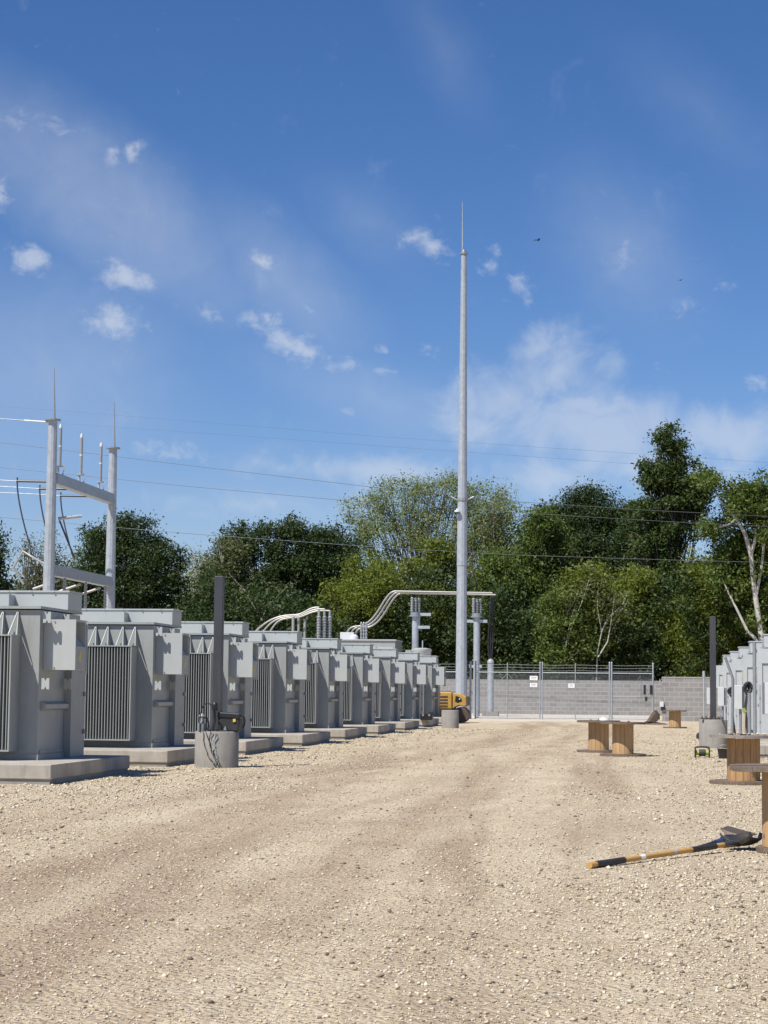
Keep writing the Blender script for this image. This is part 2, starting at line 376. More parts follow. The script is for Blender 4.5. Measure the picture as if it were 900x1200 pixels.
    w = MB(); yc = ya+.22; w.prism([(yc-.055, za+.16), (yc+.055, za+.16), (yc, za+.26)], 'x', xb-.0019, xb+.001)
    w.box(xb-.0019, xb+.001, yc-.055, yc+.055, za+.115, za+.15); w.build('warning_label', M['yellow_label'], C)
    for q in (zb-.03, za+.03): MB().tube([(xa+.14, ya, q), (xa+.14, ya-.01, q)], .011, 6).build('bolt', M['galv_dark'], C)
    return T
T0 = make_transformer(); freeze(T0)
def make_pad(loc, label):
    p = MB().box(-1.6, 1.755, -2.287, 1.325, .062, .237)
    o = p.build('concrete_pad', M['concrete'], None, bevel=.012, loc=loc)
    f = MB().box(-1.57, 1.735, -2.265, 1.305, -.1, .06).build('footing', M['concrete_dark'], o)
    return tag(o, label, 'concrete pad', 'concrete pads under the transformers')
XL, ZP, YL0, SP = -8.78, .237, 25.2, 5.7596
who = ['nearest grey transformer of the left row, cut off by the left edge',
 'second grey transformer of the left row, its whole fin bank left of the dark post',
 'grey transformer standing right behind the left dark steel post',
 'grey transformer in the left row just right of the left dark post and tool bag',
 'grey transformer in the left row under the three arrester columns',
 'grey transformer, sixth of the left row, left below the big switchgear top',
 'grey transformer before the big switchgear cabinet, third last of the left row',
 'grey transformer with black case on its pad, last but one on the left',
 'farthest grey transformer of the left row, beside the yellow roller']
pads = ['nearest concrete pad of the left row, stained, cut off by the left edge',
 'concrete pad just left of the left concrete pier', 'concrete pad directly right of the left concrete pier',
 'concrete pad of the fourth transformer in the left row', 'concrete pad below the three arrester columns, fifth in the left row',
 'concrete pad of the sixth transformer in the left row', 'concrete pad in front of the one with the black case',
 'concrete pad with the black case on it', 'farthest concrete pad of the left row, behind the far low pier']
rj = random.Random(5)
for k in range(9):
    o = T0 if k == 0 else copy_tree(T0)
    o.location = (XL+rj.uniform(-.02, .02), YL0+SP*k+rj.uniform(-.03, .03), ZP); o.rotation_euler = (0, 0, rj.uniform(-.006, .006)); o['label'] = who[k]
    make_pad((XL, YL0+SP*k, 0), pads[k])
rwho = ['nearest grey transformer of the right row, cut off by the right edge', 'second grey transformer of the right row, behind the tall thin conduit pole',
 'grey transformer, third of the right row, behind the small white cabinet in full view', 'grey transformer, fourth of the right row, below the white sycamore trunk',
 'grey transformer just right of the right dark post, last but one of the right row', 'farthest grey transformer of the right row, half hidden by the right dark post']
rpads = ['concrete pad at the right edge behind the nearest reels'] + ['concrete pad under the %s transformer of the right row' % w for w in ('second', 'third', 'fourth', 'last but one', 'farthest')]
for j in range(6):
    o = copy_tree(T0); loc = (3.58, 37.92+SP*j, ZP); o.location = loc; o.rotation_euler = (0, 0, PI); o['label'] = rwho[j]
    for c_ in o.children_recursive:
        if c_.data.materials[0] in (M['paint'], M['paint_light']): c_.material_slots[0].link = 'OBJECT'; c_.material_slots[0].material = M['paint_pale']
    p = make_pad((loc[0], loc[1], 0), rpads[j]); p.rotation_euler = (0, 0, PI)

# ------------------------------------------------------------------ piers and posts
def pier(px, py, r, h, label, post=None, plabel=None, sz=.13):
    c = gp(px, py); c.y += r
    mb = MB().lathe([(r, -.1), (r, h-.02), (r-.012, h-.004), (r-.03, h)], (0, 0, 0), 40)
    o = mb.build('concrete_pier', M['concrete_dark'], None, True, loc=(c.x, c.y, 0)); tag(o, label, 'concrete pier')
    if post:
        p = thing('steel_post', (c.x, c.y, h), plabel, 'steel post')
        w = sz/2; t = MB().box(-w, w, -w, w, .022, post); t.build('tube', M['dark_post'], p, bevel=.008)
        MB().box(-.2, .2, -.2, .2, 0, .02).build('base_plate', M['dark_post'], p)
        for sx_ in (-1, 1):
            for sy_ in (-1, 1):
                MB().tube([(.16*sx_, .16*sy_, .02), (.16*sx_, .16*sy_, .075)], .014, 6).tube([(.16*sx_, .16*sy_, .021), (.16*sx_, .16*sy_, .045)], .026, 6).build('anchor_bolt', M['galv_dark'], p)
    return c
cL = pier(248, 900, .325, .53, 'round concrete pier with cables hanging down its front, by the second transformer', 2.30, 'tall dark steel post on the left pier with the tool bag')
cR = pier(836.5, 877, .30, .61, 'round concrete pier in front of the right row of transformers', 2.20, 'tall dark steel post before the right row of transformers')
cF = pier(526.5, 853.3, .275, .565, 'low round concrete pier without a post beside the yellow roller')

# tool bag, cables on the left pier
tb = thing('tool_bag', (cL.x+.20, cL.y-.02, .531), 'black tool bag with yellow patch on the left concrete pier', 'tool bag')
b = MB().prism([(-.15, 0), (.145, 0), (.165, .17), (.16, .235), (-.15, .25), (-.165, .2)], 'y', -.12, .12); b.build('bag', M['rubber'], tb, bevel=.02)
MB().prism([(-.17, .205), (.175, .185), (.17, .265), (-.16, .285)], 'y', -.135, .135).build('flap', M['black'], tb, bevel=.015)
MB().box(.07, .11, -.139, -.1365, .14, .185).build('patch', M['yellow_label'], tb)
MB().tube(bez((.16, -.02, .24), (.26, -.02, .22), (.22, -.02, .08), (.20, -.02, .05)), .014, 6).build('strap', M['black'], tb)
rr = .338
def down(x0, x1, bulge, seed):
    r_ = random.Random(seed); P = []
    for i in range(13):
        t = i/12; x = x0+(x1-x0)*t+bulge*math.sin(t*PI)+r_.uniform(-.012, .012)
        z = .54-.53*t; P.append((x, -math.sqrt(max(rr*rr-min(x*x, rr*rr*.95), .002)), max(z, .01)))
    return P
for x0, x1, bl, sd in ((-.14, .07, -.06, 1), (-.03, .12, -.06, 2), (-.10, .14, -.02, 3)):
    tag(MB().tube(down(x0, x1, bl, sd), .0055, 6).build('power_cable', M['rubber'], None, loc=(cL.x, cL.y, 0)), 'black cable trailing down the front of the left pier', 'cable', 'black cables down the left pier')
tag(MB().tube([(-.2, -.28, .54)]+bez((-.2, -.26, .55), (-.22, -.3, 1.0), (-.05, -.3, 1.0), (.0, -.28, .86))+[(.01, -.27, .7), (-.03, -.28, .55)], .009, 6).build('power_cable', M['rubber'], None, loc=(cL.x, cL.y, 0)), 'black cable looping up in an arch above the left pier', 'cable')
pt = thing('power_tool', (cL.x-.19, cL.y-.20, .532), 'dark power tool standing upright on the left pier beside the post', 'power tool')
MB().lathe([(.05, 0), (.055, .1), (.04, .13), (.035, .2), (.05, .22), (.02, .26)], n=14).build('body', M['galv_dark'], pt, True)
MB().tube(bez((.03, 0, .2), (.10, 0, .22), (.12, -.02, .1), (.1, -.03, .02)), .016, 8).build('handle', M['black'], pt, True)
MB().lathe([(.035, .0), (.045, .02), (.045, .1), (.03, .12)], (.19, .02, .30), 14).tube([(.19, .02, .3), (.2, .02, .15), (.17, .0, .01)], .012, 6).build('plug_head', M['black'], pt, True)
pc = MB()
rs = random.Random(9)
for q in range(3):
    P = [(rs.uniform(-.02, .13), 0, .52)]
    for i in range(7): P.append((P[-1][0]+rs.uniform(-.045, .055), 0, .52-.065*(i+1)))
    P = [(x, -math.sqrt(rr*rr-min(x*x, rr*rr*.9)), z) for x, _, z in P]; pc.tube(P, .005, 5)
tag(pc.build('bare_wire', M['galv'], None, loc=(cL.x, cL.y, 0)), 'tangle of bright wire stuck to the front of the left pier', 'wire')
# bits round the right pier
for i in range(6):
    x = -.24+i*.085; tag(MB().lathe([(.022, 0), (.03, .01), (.03, .035), (.018, .04), (.018, .06)], (0, 0, 0), 8).build('anchor_nut', M['rust'], None, loc=(cR.x+x, cR.y-.235+.03*math.sin(i*2.1), .612)), 'loose rusty nut on the rim of the right pier', 'nut', 'loose nuts on the right pier')
bk = gp(848, 889); bkt = thing('bucket', (bk.x, bk.y, 0), 'small black bucket at the foot of the right pier, behind the reel', 'bucket')
MB().lathe([(.085, 0), (.11, .17), (.115, .175), (.10, .172), (.08, .02)], n=20).build('pail', M['black'], bkt, True)
MB().tube(bez((-.11, 0, .17), (-.1, -.04, .27), (.1, -.04, .27), (.11, 0, .17)), .005, 6).build('bail', M['galv_dark'], bkt)
q = gp(819, 866); tag(MB().lathe([(.05, 0), (.09, .03), (.085, .12), (.03, .17)], n=10).build('work_glove', M['rubber'], None, True, loc=(q.x+.02, q.y, 0)), 'dark lump of a glove against the left side of the right pier', 'glove')
# cord reel
q = gp(823, 888); cr = thing('cord_reel', (q.x, q.y, 0), 'small lime and black extension cord reel on the gravel before the right pier', 'cord reel')
MB().tube([(-.12, 0, .09), (.12, 0, .09)], .045, 18).build('drum', M['lime'], cr, True)
for s_ in (-1, 1):
    MB().tube([(.125*s_, -.09, .012), (.125*s_, .09, .012), (.125*s_, .085, .14), (.125*s_, .05, .185), (.125*s_, -.05, .185), (.125*s_, -.085, .14), (.125*s_, -.09, .012)], .013, 8).build('side_frame', M['black'], cr)
MB().tube(bez((-.12, 0, .185), (-.05, 0, .20), (.05, 0, .20), (.12, 0, .185)), .016, 8).build('grip', M['black'], cr)
MB().tube([(-.06, 0, .09), (.06, 0, .09)], .062, 16).build('wound_cord', M['rubber'], cr, True)
a, b_ = gp(797, 883.5), gp(846, 885.5)
tag(MB().tube([(a.x, a.y, .006), (q.x-.2, q.y+.12, .006), (q.x-.1, q.y+.02, .02), (q.x-.02, q.y, .03)], .006, 6).build('extension_cord', M['lime'], None), 'lime yellow cord lying on gravel to the left of the cord reel', 'cord')
tag(MB().tube([(q.x+.05, q.y, .03), (q.x+.18, q.y+.06, .006), (b_.x, b_.y, .006)], .006, 6).build('extension_cord', M['lime'], None), 'lime yellow cord running right from the cord reel to the pier', 'cord')

# ------------------------------------------------------------------ cable reels
def reel(c, R, r, h, label, rot, red=False, foot=None):
    T = thing('cable_reel', (c.x, c.y, 0), label, 'cable reel', 'empty wooden cable reels standing on the gravel', rot)
    def flange(z0, z1, seed, R=R):
        rs = random.Random(seed); m_ = MB(); n = 7
        for i in range(n):                     # boards sawn to a disc
            x0, x1 = -R+2*R*i/n+.002, -R+2*R*(i+1)/n-.002
            P = []
            for j in range(7):
                x = x0+(x1-x0)*j/6; P.append((x, math.sqrt(max(R*R-x*x, 0))))
            Q = [(x, -y) for x, y in P][::-1]; dz = rs.uniform(-.003, .003)
            m_.prism([(x, y) for x, y in Q[::-1]]+[(x, y) for x, y in P[::-1]], 'z', z0+dz, z1+dz)
        return m_
    fm = M['flange']; sm = M['stave_red'] if red else M['stave']
    flange(.004, .042, 1, foot or R).build('bottom_flange', fm, T); flange(h-.042, h-.004, 2).build('top_flange', M['flange_grey'] if red else fm, T)
    s_ = MB(); n = 14
    for i in range(n):
        a0, a1 = 2*PI*i/n+.012, 2*PI*(i+1)/n-.012; P = []
        for a in (a0, (a0+a1)/2, a1): P.append((r*math.cos(a), r*math.sin(a)))
        for a in (a1, a0): P.append(((r-.02)*math.cos(a), (r-.02)*math.sin(a)))
        s_.prism(P, 'z', .0445, h-.0445)
    s_.build('drum', sm, T)
    MB().tube([(0, 0, h-.006), (0, 0, h-.001)], .045, 16).build('arbor_hole', M['black'], T)
    for i in range(4): MB().tube([(r*.75*math.cos(i*PI/2+.3), r*.75*math.sin(i*PI/2+.3), h-.005), (r*.75*math.cos(i*PI/2+.3), r*.75*math.sin(i*PI/2+.3), h+.016)], .014, 6).build('tie_bolt', M['rust'], T)
    return T
def rc(px, py): return gp(px, py)
reel(rc(730, 886), .425, .195, .625, 'pine cable reel in the middle of the yard, front one of the pair', .4)
reel(rc(701.5, 881.6), .42, .20, .62, 'pine cable reel half behind the front reel of the pair', 1.3)
reel(rc(791, 853.3), .40, .20, .60, 'small far cable reel before the block wall', .9)
reel(rc(871.5, 918.5), .44, .212, .63, 'reddish cable reel near the right edge, stones on its top', .15, True)
p = at(925, 994, 14.9); rE = Vector((p.x, 14.9, 0)); reel(rE, .43, .195, .635, 'nearest cable reel, cut off by the right edge of the photo', 2.0, foot=.24)
sm = MB(); rs = random.Random(4)
c = rc(871.5, 918.5)
for i in range(22):
    a, q = rs.uniform(0, 6.28), rs.uniform(0, .36); s_ = rs.uniform(.012, .028)
    sm.lathe([(s_*.5, 0), (s_, s_*.5), (s_*.5, s_)], (c.x+q*math.cos(a), c.y+q*math.sin(a), .63), 5)
tag(sm.build('stone_pile', M['stone'], None), 'few pale stones lying on top of the reddish reel', 'stones', kind='stuff')
rag = MB(); c = rc(701.5, 881.6)
rag.lathe([(.11, 0), (.09, .025), (.03, .06), (.0, .065)], (c.x+.10, c.y-.1, .622), 9)
tag(rag.build('paper_scrap', M['white'], None), 'crumpled pale scrap on top of the rear reel of the pair', 'scrap')

# ------------------------------------------------------------------ shovels
def frame(a, b):
    z = (b-a).normalized(); x = Vector((0, 0, 1)).cross(z).normalized(); y = z.cross(x); return Matrix((z, x, y)).transposed().to_4x4()
A = gp(691, 1018); B = gp(858, 997.5); A.z = .022; B.z = .055
mx = frame(A, B); mx.translation = A; Ls = (B-A).length
sh = thing('shovel', A, 'long shovel with tan handle and black grip lying on the gravel', 'shovel'); sh.matrix_world = mx
def seg(x0, x1, r, name, mt): return MB().tube([(x0*Ls, 0, 0), (x1*Ls, 0, 0)], r, 12).build(name, mt, sh, True)
seg(.012, .97, .0185, 'shaft', M['handle']); seg(0, .03, .0205, 'end_cap', M['handle']); seg(.04, .22, .0225, 'grip', M['rubber'])
seg(.69, .87, .0215, 'sleeve', M['rubber']); MB().tube([(.325*Ls, 0, 0), (.355*Ls, 0, 0)], .0192, 12).build('sticker', M['sign'], sh)
MB().tube([(.555*Ls, 0, 0), (.575*Ls, 0, 0)], .0192, 12).build('sticker', M['sign_mark'], sh)
MB().tube([(.93*Ls, 0, 0), (Ls, 0, 0), (Ls+.06, 0, -.005), (Ls+.12, 0, -.02)], [.022, .025, .022, .012], 12).build('socket', M['steel'], sh, True)
def blade(name, mt, parent, x0, L, W, curve, dz, flip=1):
    nx, ny = 12, 9; vs = []; fs = []
    for i in range(nx+1):
        t = i/nx; w = W*(1 if t < .55 else math.sqrt(max(0, 1-((t-.55)/.47)**2)))*(1 if t > .06 else .9)
        for j in range(ny+1):
            s_ = j/ny*2-1; x = x0+L*t; y = s_*w
            z = dz+curve*(s_*s_)*.9-.02*math.sin(t*PI)+.035*max(0, t-.75) - (1-t)*0.0
            if t < .05: z += .02
            vs.append((x, y, z*flip))
    for i in range(nx):
        for j in range(ny): q = i*(ny+1)+j; fs.append((q, q+1, q+ny+2, q+ny+1))
    m_ = MB(); m_.add(vs, fs); o = m_.build(name, mt, parent, True); md = o.modifiers.new('solid', 'SOLIDIFY'); md.thickness = .004; return o
blade('blade', M['steel'], sh, Ls+.03, .34, .13, .07, -.01)
# second shovel behind, blade tipped up
A2 = gp(816, 997.5); B2 = gp(852, 990.5); A2.z = .02; B2.z = .05
s2 = thing('shovel', A2, 'shorter shovel with blue collar, dirty blade beside the nearest reel', 'shovel'); m2 = frame(A2, B2); m2.translation = A2; s2.matrix_world = m2; L2 = (B2-A2).length
MB().tube([(0, 0, 0), (L2*.8, 0, 0)], .015, 10).build('shaft', M['rubber'], s2, True)
MB().tube([(L2*.6, 0, 0), (L2*.95, 0, 0)], .019, 10).build('collar', M['blue'], s2, True)
MB().tube([(L2*.85, 0, 0), (L2, 0, 0), (L2+.16, 0, .0)], [.028, .032, .018], 10).build('socket', M['rubber'], s2, True)
bl = MB(); x0 = L2+.12
pts = [(0, .02), (.02, .10), (.25, .12), (.27, -.11), (.02, -.10)]
bl.add([(x0+p_[0], p_[1], -.005+(.055 if p_[1] > .05 else 0)) for p_ in pts]+[(x0+p_[0], p_[1], .002+(.055 if p_[1] > .05 else 0)) for p_ in pts], [(4,3,2,1,0),(5,6,7,8,9)]+[(i,(i+1)%5,5+(i+1)%5,5+i) for i in range(5)])
bl.build('blade', M['rust'], s2)

# ------------------------------------------------------------------ walls and gate
YW = 83.6
wl = MB().box(.55, 24, YW, YW+.2, -.3, 1.79); wl.box(.55, 24, YW-.01, YW+.21, 1.792, 1.85)
tag(wl.build('block_wall', M['block'], None), 'grey concrete block wall right of the gate behind the far reel', 'wall')
wl = MB().box(-30, 1.2, 104, 104.2, -.3, 1.80)
tag(wl.build('block_wall', M['block'], None), 'grey concrete block wall seen through the chain link gate', 'wall')
wl = MB().box(1.0, 1.2, 83.85, 103.98, -.3, 1.80)
tag(wl.build('block_wall', M['block'], None), 'side block wall running back from the end of the gate', 'wall')
q = at(776, 827, YW-.05); mbx = thing('meter_box', (q.x, YW-.002, 0), 'small white box on the block wall above the far reel', 'box')
MB().box(-.10, .06, -.10, 0, q.z-.05, q.z+.17).build('case', M['white'], mbx, bevel=.01); MB().box(-.06, .12, -.07, -.002, q.z-.2, q.z-.052).build('conduit', M['black'], mbx)
# chain link
YG = 84.6
def X(px, y=YG): return at(px, 812, y).x
def mesh_panel(x0, x1, z0, z1, y, pitch=.07, r=.0032):
    m_ = MB(); W, H = x1-x0, z1-z0; k = -H
    while k < W:
        for sgn in (1, -1):
            a0 = max(k, 0); a1 = min(k+H, W)
            if a1-a0 > .01:
                za, zb = (a0-k), (a1-k)
                if sgn < 0: za, zb = H-za, H-zb
                m_.tube([(x0+a0, y+.003*sgn, z0+za), (x0+a1, y+.003*sgn, z0+zb)], r, 3, False)
        k += pitch
    return m_
def fence(name, px0, px1, posts, label, cat, signs=(), gate=False, extra=None):
    x0, x1 = X(px0), X(px1); T = thing(name, ((x0+x1)/2, YG, 0), label, cat); xo = -(x0+x1)/2
    mesh_panel(x0+xo+.03, x1+xo-.03, .08, 1.97, 0).build('chain_link', M['galv_mid'], T)
    for z, r in ((1.985, .021), (.07, .018 if not gate else .024))+(((1.0, .012),) if extra == 'mid' else ()): MB().tube([(x0+xo, -.02, z), (x1+xo, -.02, z)], r, 8).build('rail', M['galv_mid'], T)
    for px, r, h in posts: MB().tube([(X(px)+xo, -.03, -.1), (X(px)+xo, -.03, h)], r, 10).lathe([(r*1.15, 0), (r*.8, .03), (.003, .05)], (X(px)+xo, -.03, h), 10).build('post', M['galv_mid'], T, True)
    for i in range(3):
        bw = MB(); z = 2.07+.12*i; n_ = max(2, int((x1-x0)/.5)); bw.tube([(x0+xo+(x1-x0)*j/n_, 0, z-.012*math.sin(j*1.7)) for j in range(n_+1)], .006, 4)
        for j in range(int((x1-x0)/.12)): xx = x0+xo+.06+j*.12; bw.tube([(xx-.012, -.012, z-.02), (xx+.012, .012, z+.02)], .004, 3)
        bw.build('barbed_wire', M['galv_dark'], T)
    return T, xo
F1, _ = fence('chain_link_fence', 430, 551, [(470, .03, 2.3), (512, .03, 2.3), (551.5, .045, 2.42)], 'chain link fence left of the tall mast, behind the yellow roller', 'fence')
G1, xo = fence('chain_link_gate', 557, 633.2, [(557.3, .035, 2.42), (594.5, .020, 2.35), (632.9, .026, 2.40)], 'left leaf of the double chain link gate, with two small white signs', 'gate', gate=True)
for s_ in (-1, 1): MB().tube([(X(594.5)+xo, -.01, 1.95), (X(594.5)+xo+s_*.45, -.01, 1.45)], .008, 5).build('brace', M['galv_dark'], G1)
G2, xo2 = fence('chain_link_gate', 635.6, 714.6, [(635.6, .026, 2.40), (674.3, .020, 2.35), (714.3, .03, 2.42)], 'right leaf of the double chain link gate, with one white sign', 'gate', gate=True)
G3, xo3 = fence('chain_link_gate', 717, 765.5, [(716.8, .036, 2.42), (765.3, .036, 2.40)], 'narrow walk gate panel with dark latch between gate and block wall', 'gate', gate=True, extra='mid')
lk = MB(); xa, xb = X(751)+xo3, X(764.5)+xo3
lk.tube([(xa, -.04, 1.0), (xa, -.04, 1.72), (xb, -.04, 1.72), (xb, -.04, 1.0), (xa, -.04, 1.0)], .014, 6); lk.build('latch_frame', M['galv_dark'], G3)
for px in (755.5, 763): lb = MB().box(X(px)+xo3-.05, X(px)+xo3+.05, -.10, -.045, 1.1, 1.5).build('latch', M['black'], G3)
MB().box(X(757)+xo3-.04, X(757)+xo3+.06, -.09, -.044, .82, 1.0).build('padlock', M['black'], G3)
def sign(px0, px1, py0, py1, label):
    a, b2 = at(px0, py0, YG-.06), at(px1, py1, YG-.06); c = (a+b2)/2; w, h = (b2.x-a.x)/2, (a.z-b2.z)/2
    T = thing('warning_sign', (c.x, YG-.06, c.z), label, 'sign', 'white signs on the gate')
    MB().box(-w, w, -.004, .004, -h, h).build('plate', M['sign'], T)
    mk = MB().box(-w*.7, w*.7, -.0065, -.0045, h*.25, h*.55).box(-w*.55, w*.6, -.0065, -.0045, -h*.1, h*.05).box(-w*.65, w*.5, -.0065, -.0045, -h*.5, -h*.35)
    mk.build('lettering', M['sign_mark'], T)
sign(620.8, 630, 792, 797, 'small white sign on the left gate leaf, upper of the two')
sign(621.2, 629.4, 800.3, 805, 'small white sign on the left gate leaf, lower of the two')
sign(666, 673.3, 801, 806, 'small white sign on the right leaf of the gate')
q = at(825, 845, 82.5); t = at(825, 788, 82.5)
o = thing('conduit_pole', (q.x, 82.5, 0), 'thin grey conduit pole before the block wall, left of the right dark post', 'pole')
MB().tube([(0, 0, -.05), (0, 0, t.z)], .035, 10).build('pipe', M['galv'], o, True); MB().tube([(0, 0, t.z-.2), (0, 0, t.z+.06)], .055, 10).build('head', M['galv'], o, True)
MB().tube([(.05, -.02, t.z-.1)]+[(.05+.05*math.sin(i), -.03, t.z-.2-i*.15) for i in range(7)], .012, 5).build('flex', M['galv_dark'], o)

# soil heap by the walk gate
def heap(name, c, rx, ry, h, mt, label, cat, seed):
    m_ = MB(); vs = []; fs = []; n = 26; rgs = 9
    for i in range(rgs+1):
        t = i/rgs
        for k in range(n):
            a = 2*PI*k/n; nz_ = mnoise.fractal((math.cos(a)*1.3*t+seed, math.sin(a)*1.3*t, seed), 1, 2, 4)
            vs.append((rx*t*math.cos(a)*(1+.15*nz_), ry*t*math.sin(a)*(1+.15*nz_), -.03+h*(1-t)**.8*(1+.55*nz_)+.02))
    for i in range(rgs):
        for k in range(n): fs.append((i*n+k, i*n+(k+1) % n, (i+1)*n+(k+1) % n, (i+1)*n+k))
    m_.add(vs, fs); return tag(m_.build(name, mt, None, False, loc=c), label, cat)
q = gp(764, 849); heap('soil_heap', (q.x, q.y, 0), .62, .45, .12, M['dirt'], 'low spread of dark soil before the walk gate', 'soil heap', 2.3)
bt = thing('digging_bucket', (q.x+.05, q.y-.1, .08), 'dark rusty excavator bucket lying on soil before the walk gate', 'bucket', rz=.3); bt.scale = (.55, .7, .85)
sh_ = MB().prism([(-.42, .02), (-.05, .0), (.22, .06), (.3, .25), (.22, .42), (.05, .46), (-.02, .38)], 'y', -.26, .26); sh_.build('shell', M['dirt'], bt, bevel=.02)
MB().prism([(.05, .46), (.22, .42), (.34, .34), (.33, .12), (.42, .12), (.44, .36), (.2, .53), (.06, .52)], 'y', -.08, .08).build('ear', M['dirt'], bt)
for i in range(4): MB().prism([(-.55, .01), (-.42, .0), (-.42, .05)], 'y', -.24+i*.14, -.18+i*.14).build('tooth', M['rust'], bt)

# ------------------------------------------------------------------ right row extras
def cabinet(px, Y, label):
    q = at(px, 820, Y); T = thing('cabinet', (q.x+.09, Y, 0), label, 'cabinet', 'white cabinets on posts by the right row')
    MB().box(-.11, .07, -.10, .10, .80, 1.36).build('case', M['white'], T, bevel=.01)
    MB().box(.072, .16, -.04, .09, .82, 1.34).build('door', M['galv_dark'], T, bevel=.01)  # shade of the recessed side put in as a dark steel colour
    MB().tube([(.03, 0, 0), (.03, 0, .80)], .035, 10).build('post', M['galv_dark'], T, True)
    MB().tube([(.13, .03, 0), (.13, .03, .80)], .02, 8).build('conduit', M['galv_dark'], T, True)
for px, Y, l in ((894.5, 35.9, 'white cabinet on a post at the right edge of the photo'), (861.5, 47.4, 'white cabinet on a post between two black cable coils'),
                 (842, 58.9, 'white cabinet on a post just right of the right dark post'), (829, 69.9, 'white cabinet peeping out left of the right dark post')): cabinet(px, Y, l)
def pole(px, y1, Y, label, lean=0):
    t = at(px, y1, Y); o = MB().tube([(0, 0, 0), (lean*.1, 0, t.z*.75), (-lean*.4, 0, t.z)], .032, 10).build('conduit_pole', M['galv_dark'], None, True, loc=(t.x, Y, 0)); tag(o, label, 'pole', 'conduit poles by the right row')
pole(884, 753, 35.6, 'tallest conduit pole by the right row, near the right edge'); pole(857, 770, 45.4, 'bent topped conduit pole left of the white cabinet in full view', .35); pole(878, 812, 37.6, 'short dark conduit pole between the two tall poles')
def coil(px, py, Y, r, label):
    c = at(px, py, Y); rc_ = random.Random(int(px)); P = []
    for k in range(5):
        f1, f2, o_ = rc_.uniform(.6, 1.3), rc_.uniform(.8, 1.7), rc_.uniform(-.05, .05)
        P += [Vector((o_+r*f1*math.cos(2*PI*i/10), .03*k-.06+.02*math.sin(i*1.3+k), r*f2*math.sin(2*PI*i/10)-r*.4*k/5)) for i in range(10)]
    P += bez(P[-1], (-r*1.3, -.05, -.35), (-r*.2, -.1, -.6), (.05, -.05, -c.z+.03))[1:]
    tag(MB().tube(P, .03, 6).build('cable_coil', M['rubber'], None, True, loc=c), label, 'cable', 'coils of black cable')
coil(875, 806, 42.0, .075, 'black cable coil hanging right of the white cabinet in full view'); coil(859.5, 810, 47.9, .08, 'black cable coil hanging left of the white cabinet in full view')
q = at(870, 838, 38.5); st = thing('marker_stake', (q.x, 38.5, 0), 'pale wooden stake with green ribbon before the right row', 'stake')
MB().add([], []) if False else None
MB().prism([(-.02, 0), (.02, 0), (.06, .86), (.03, .86)], 'y', -.015, .015).build('stick', M['stake'], st)
MB().prism([(-.03, .83), (.02, .80), (.09, .82), (.06, .86), (.05, .9)], 'y', -.022, -.016).build('ribbon', M['ribbon'], st)
# black case on the eighth pad
q = at(500, 842, 63.2); bc = thing('tool_case', (q.x, 63.2, ZP+.001), 'black case lying on the pad of the last but one transformer', 'case')
MB().box(-.2, .2, -.15, .15, 0, .17).build('shell', M['black'], bc, bevel=.02); MB().box(-.21, .21, -.16, .16, .172, .2).build('top', M['rubber'], bc)
MB().box(.08, .21, -.12, .12, .202, .26).build('tray', M['rubber'], bc)
for s_ in (-.1, .1): MB().box(s_-.03, s_+.03, -.168, -.152, .12, .19).build('latch', M['galv_dark'], bc)

# ------------------------------------------------------------------ roller
YR = 73.6; q = at(541, 838, YR); ro = thing('roller', (q.x, YR, 0), 'small yellow tandem roller parked beside the farthest left transformer', 'roller')
def drum(x): 
    o = MB().tube([(x, -.45, .29), (x, .45, .29)], .29, 32).build('drum', M['rust'], ro, True)
    MB().tube([(x, -.458, .29), (x, -.451, .29)], .20, 24).build('hub', M['rust'], o, True); return o
drum(0); drum(-1.25)
MB().prism([(-.30, .50), (-.30, 1.10), (.0, 1.06), (.20, .96), (.22, .62), (.10, .60), (-.05, .64), (-.2, .58)], 'y', -.42, .42).build('hood', M['yellow'], ro, bevel=.03)
MB().prism([(-.21, .78), (-.19, .98), (-.1, .97), (.03, .9), (.05, .80), (-.1, .74)], 'y', -.432, -.4205).build('side_vent', M['black'], ro)
MB().tube([(-.06, -.436, .86), (-.01, -.436, .88)], .02, 6).build('badge', M['white'], ro)
MB().prism([(.205, .62), (.205, .98), (.26, .95), (.27, .66)], 'y', -.44, .44).build('bumper', M['rust'], ro)
MB().prism([(-.86, .18), (-.86, 1.12), (-.335, 1.12), (-.335, .18)], 'y', -.42, .42).build('engine_cover', M['yellow'], ro, bevel=.03)
lv = MB()
for i in range(4): lv.box(-.78, -.48, -.432, -.4205, .58+i*.115, .64+i*.115)
lv.build('louvre', M['rust'], ro)
MB().box(-.34, -.24, -.3, .3, .35, .8).build('articulation', M['black'], ro)
MB().prism([(-1.55, .5), (-1.55, .95), (-.9, .95), (-.9, .5)], 'y', -.40, .40).build('deck', M['yellow'], ro, bevel=.03)
MB().box(-1.4, -1.0, -.22, .22, .952, 1.05).build('seat', M['black'], ro, bevel=.02)

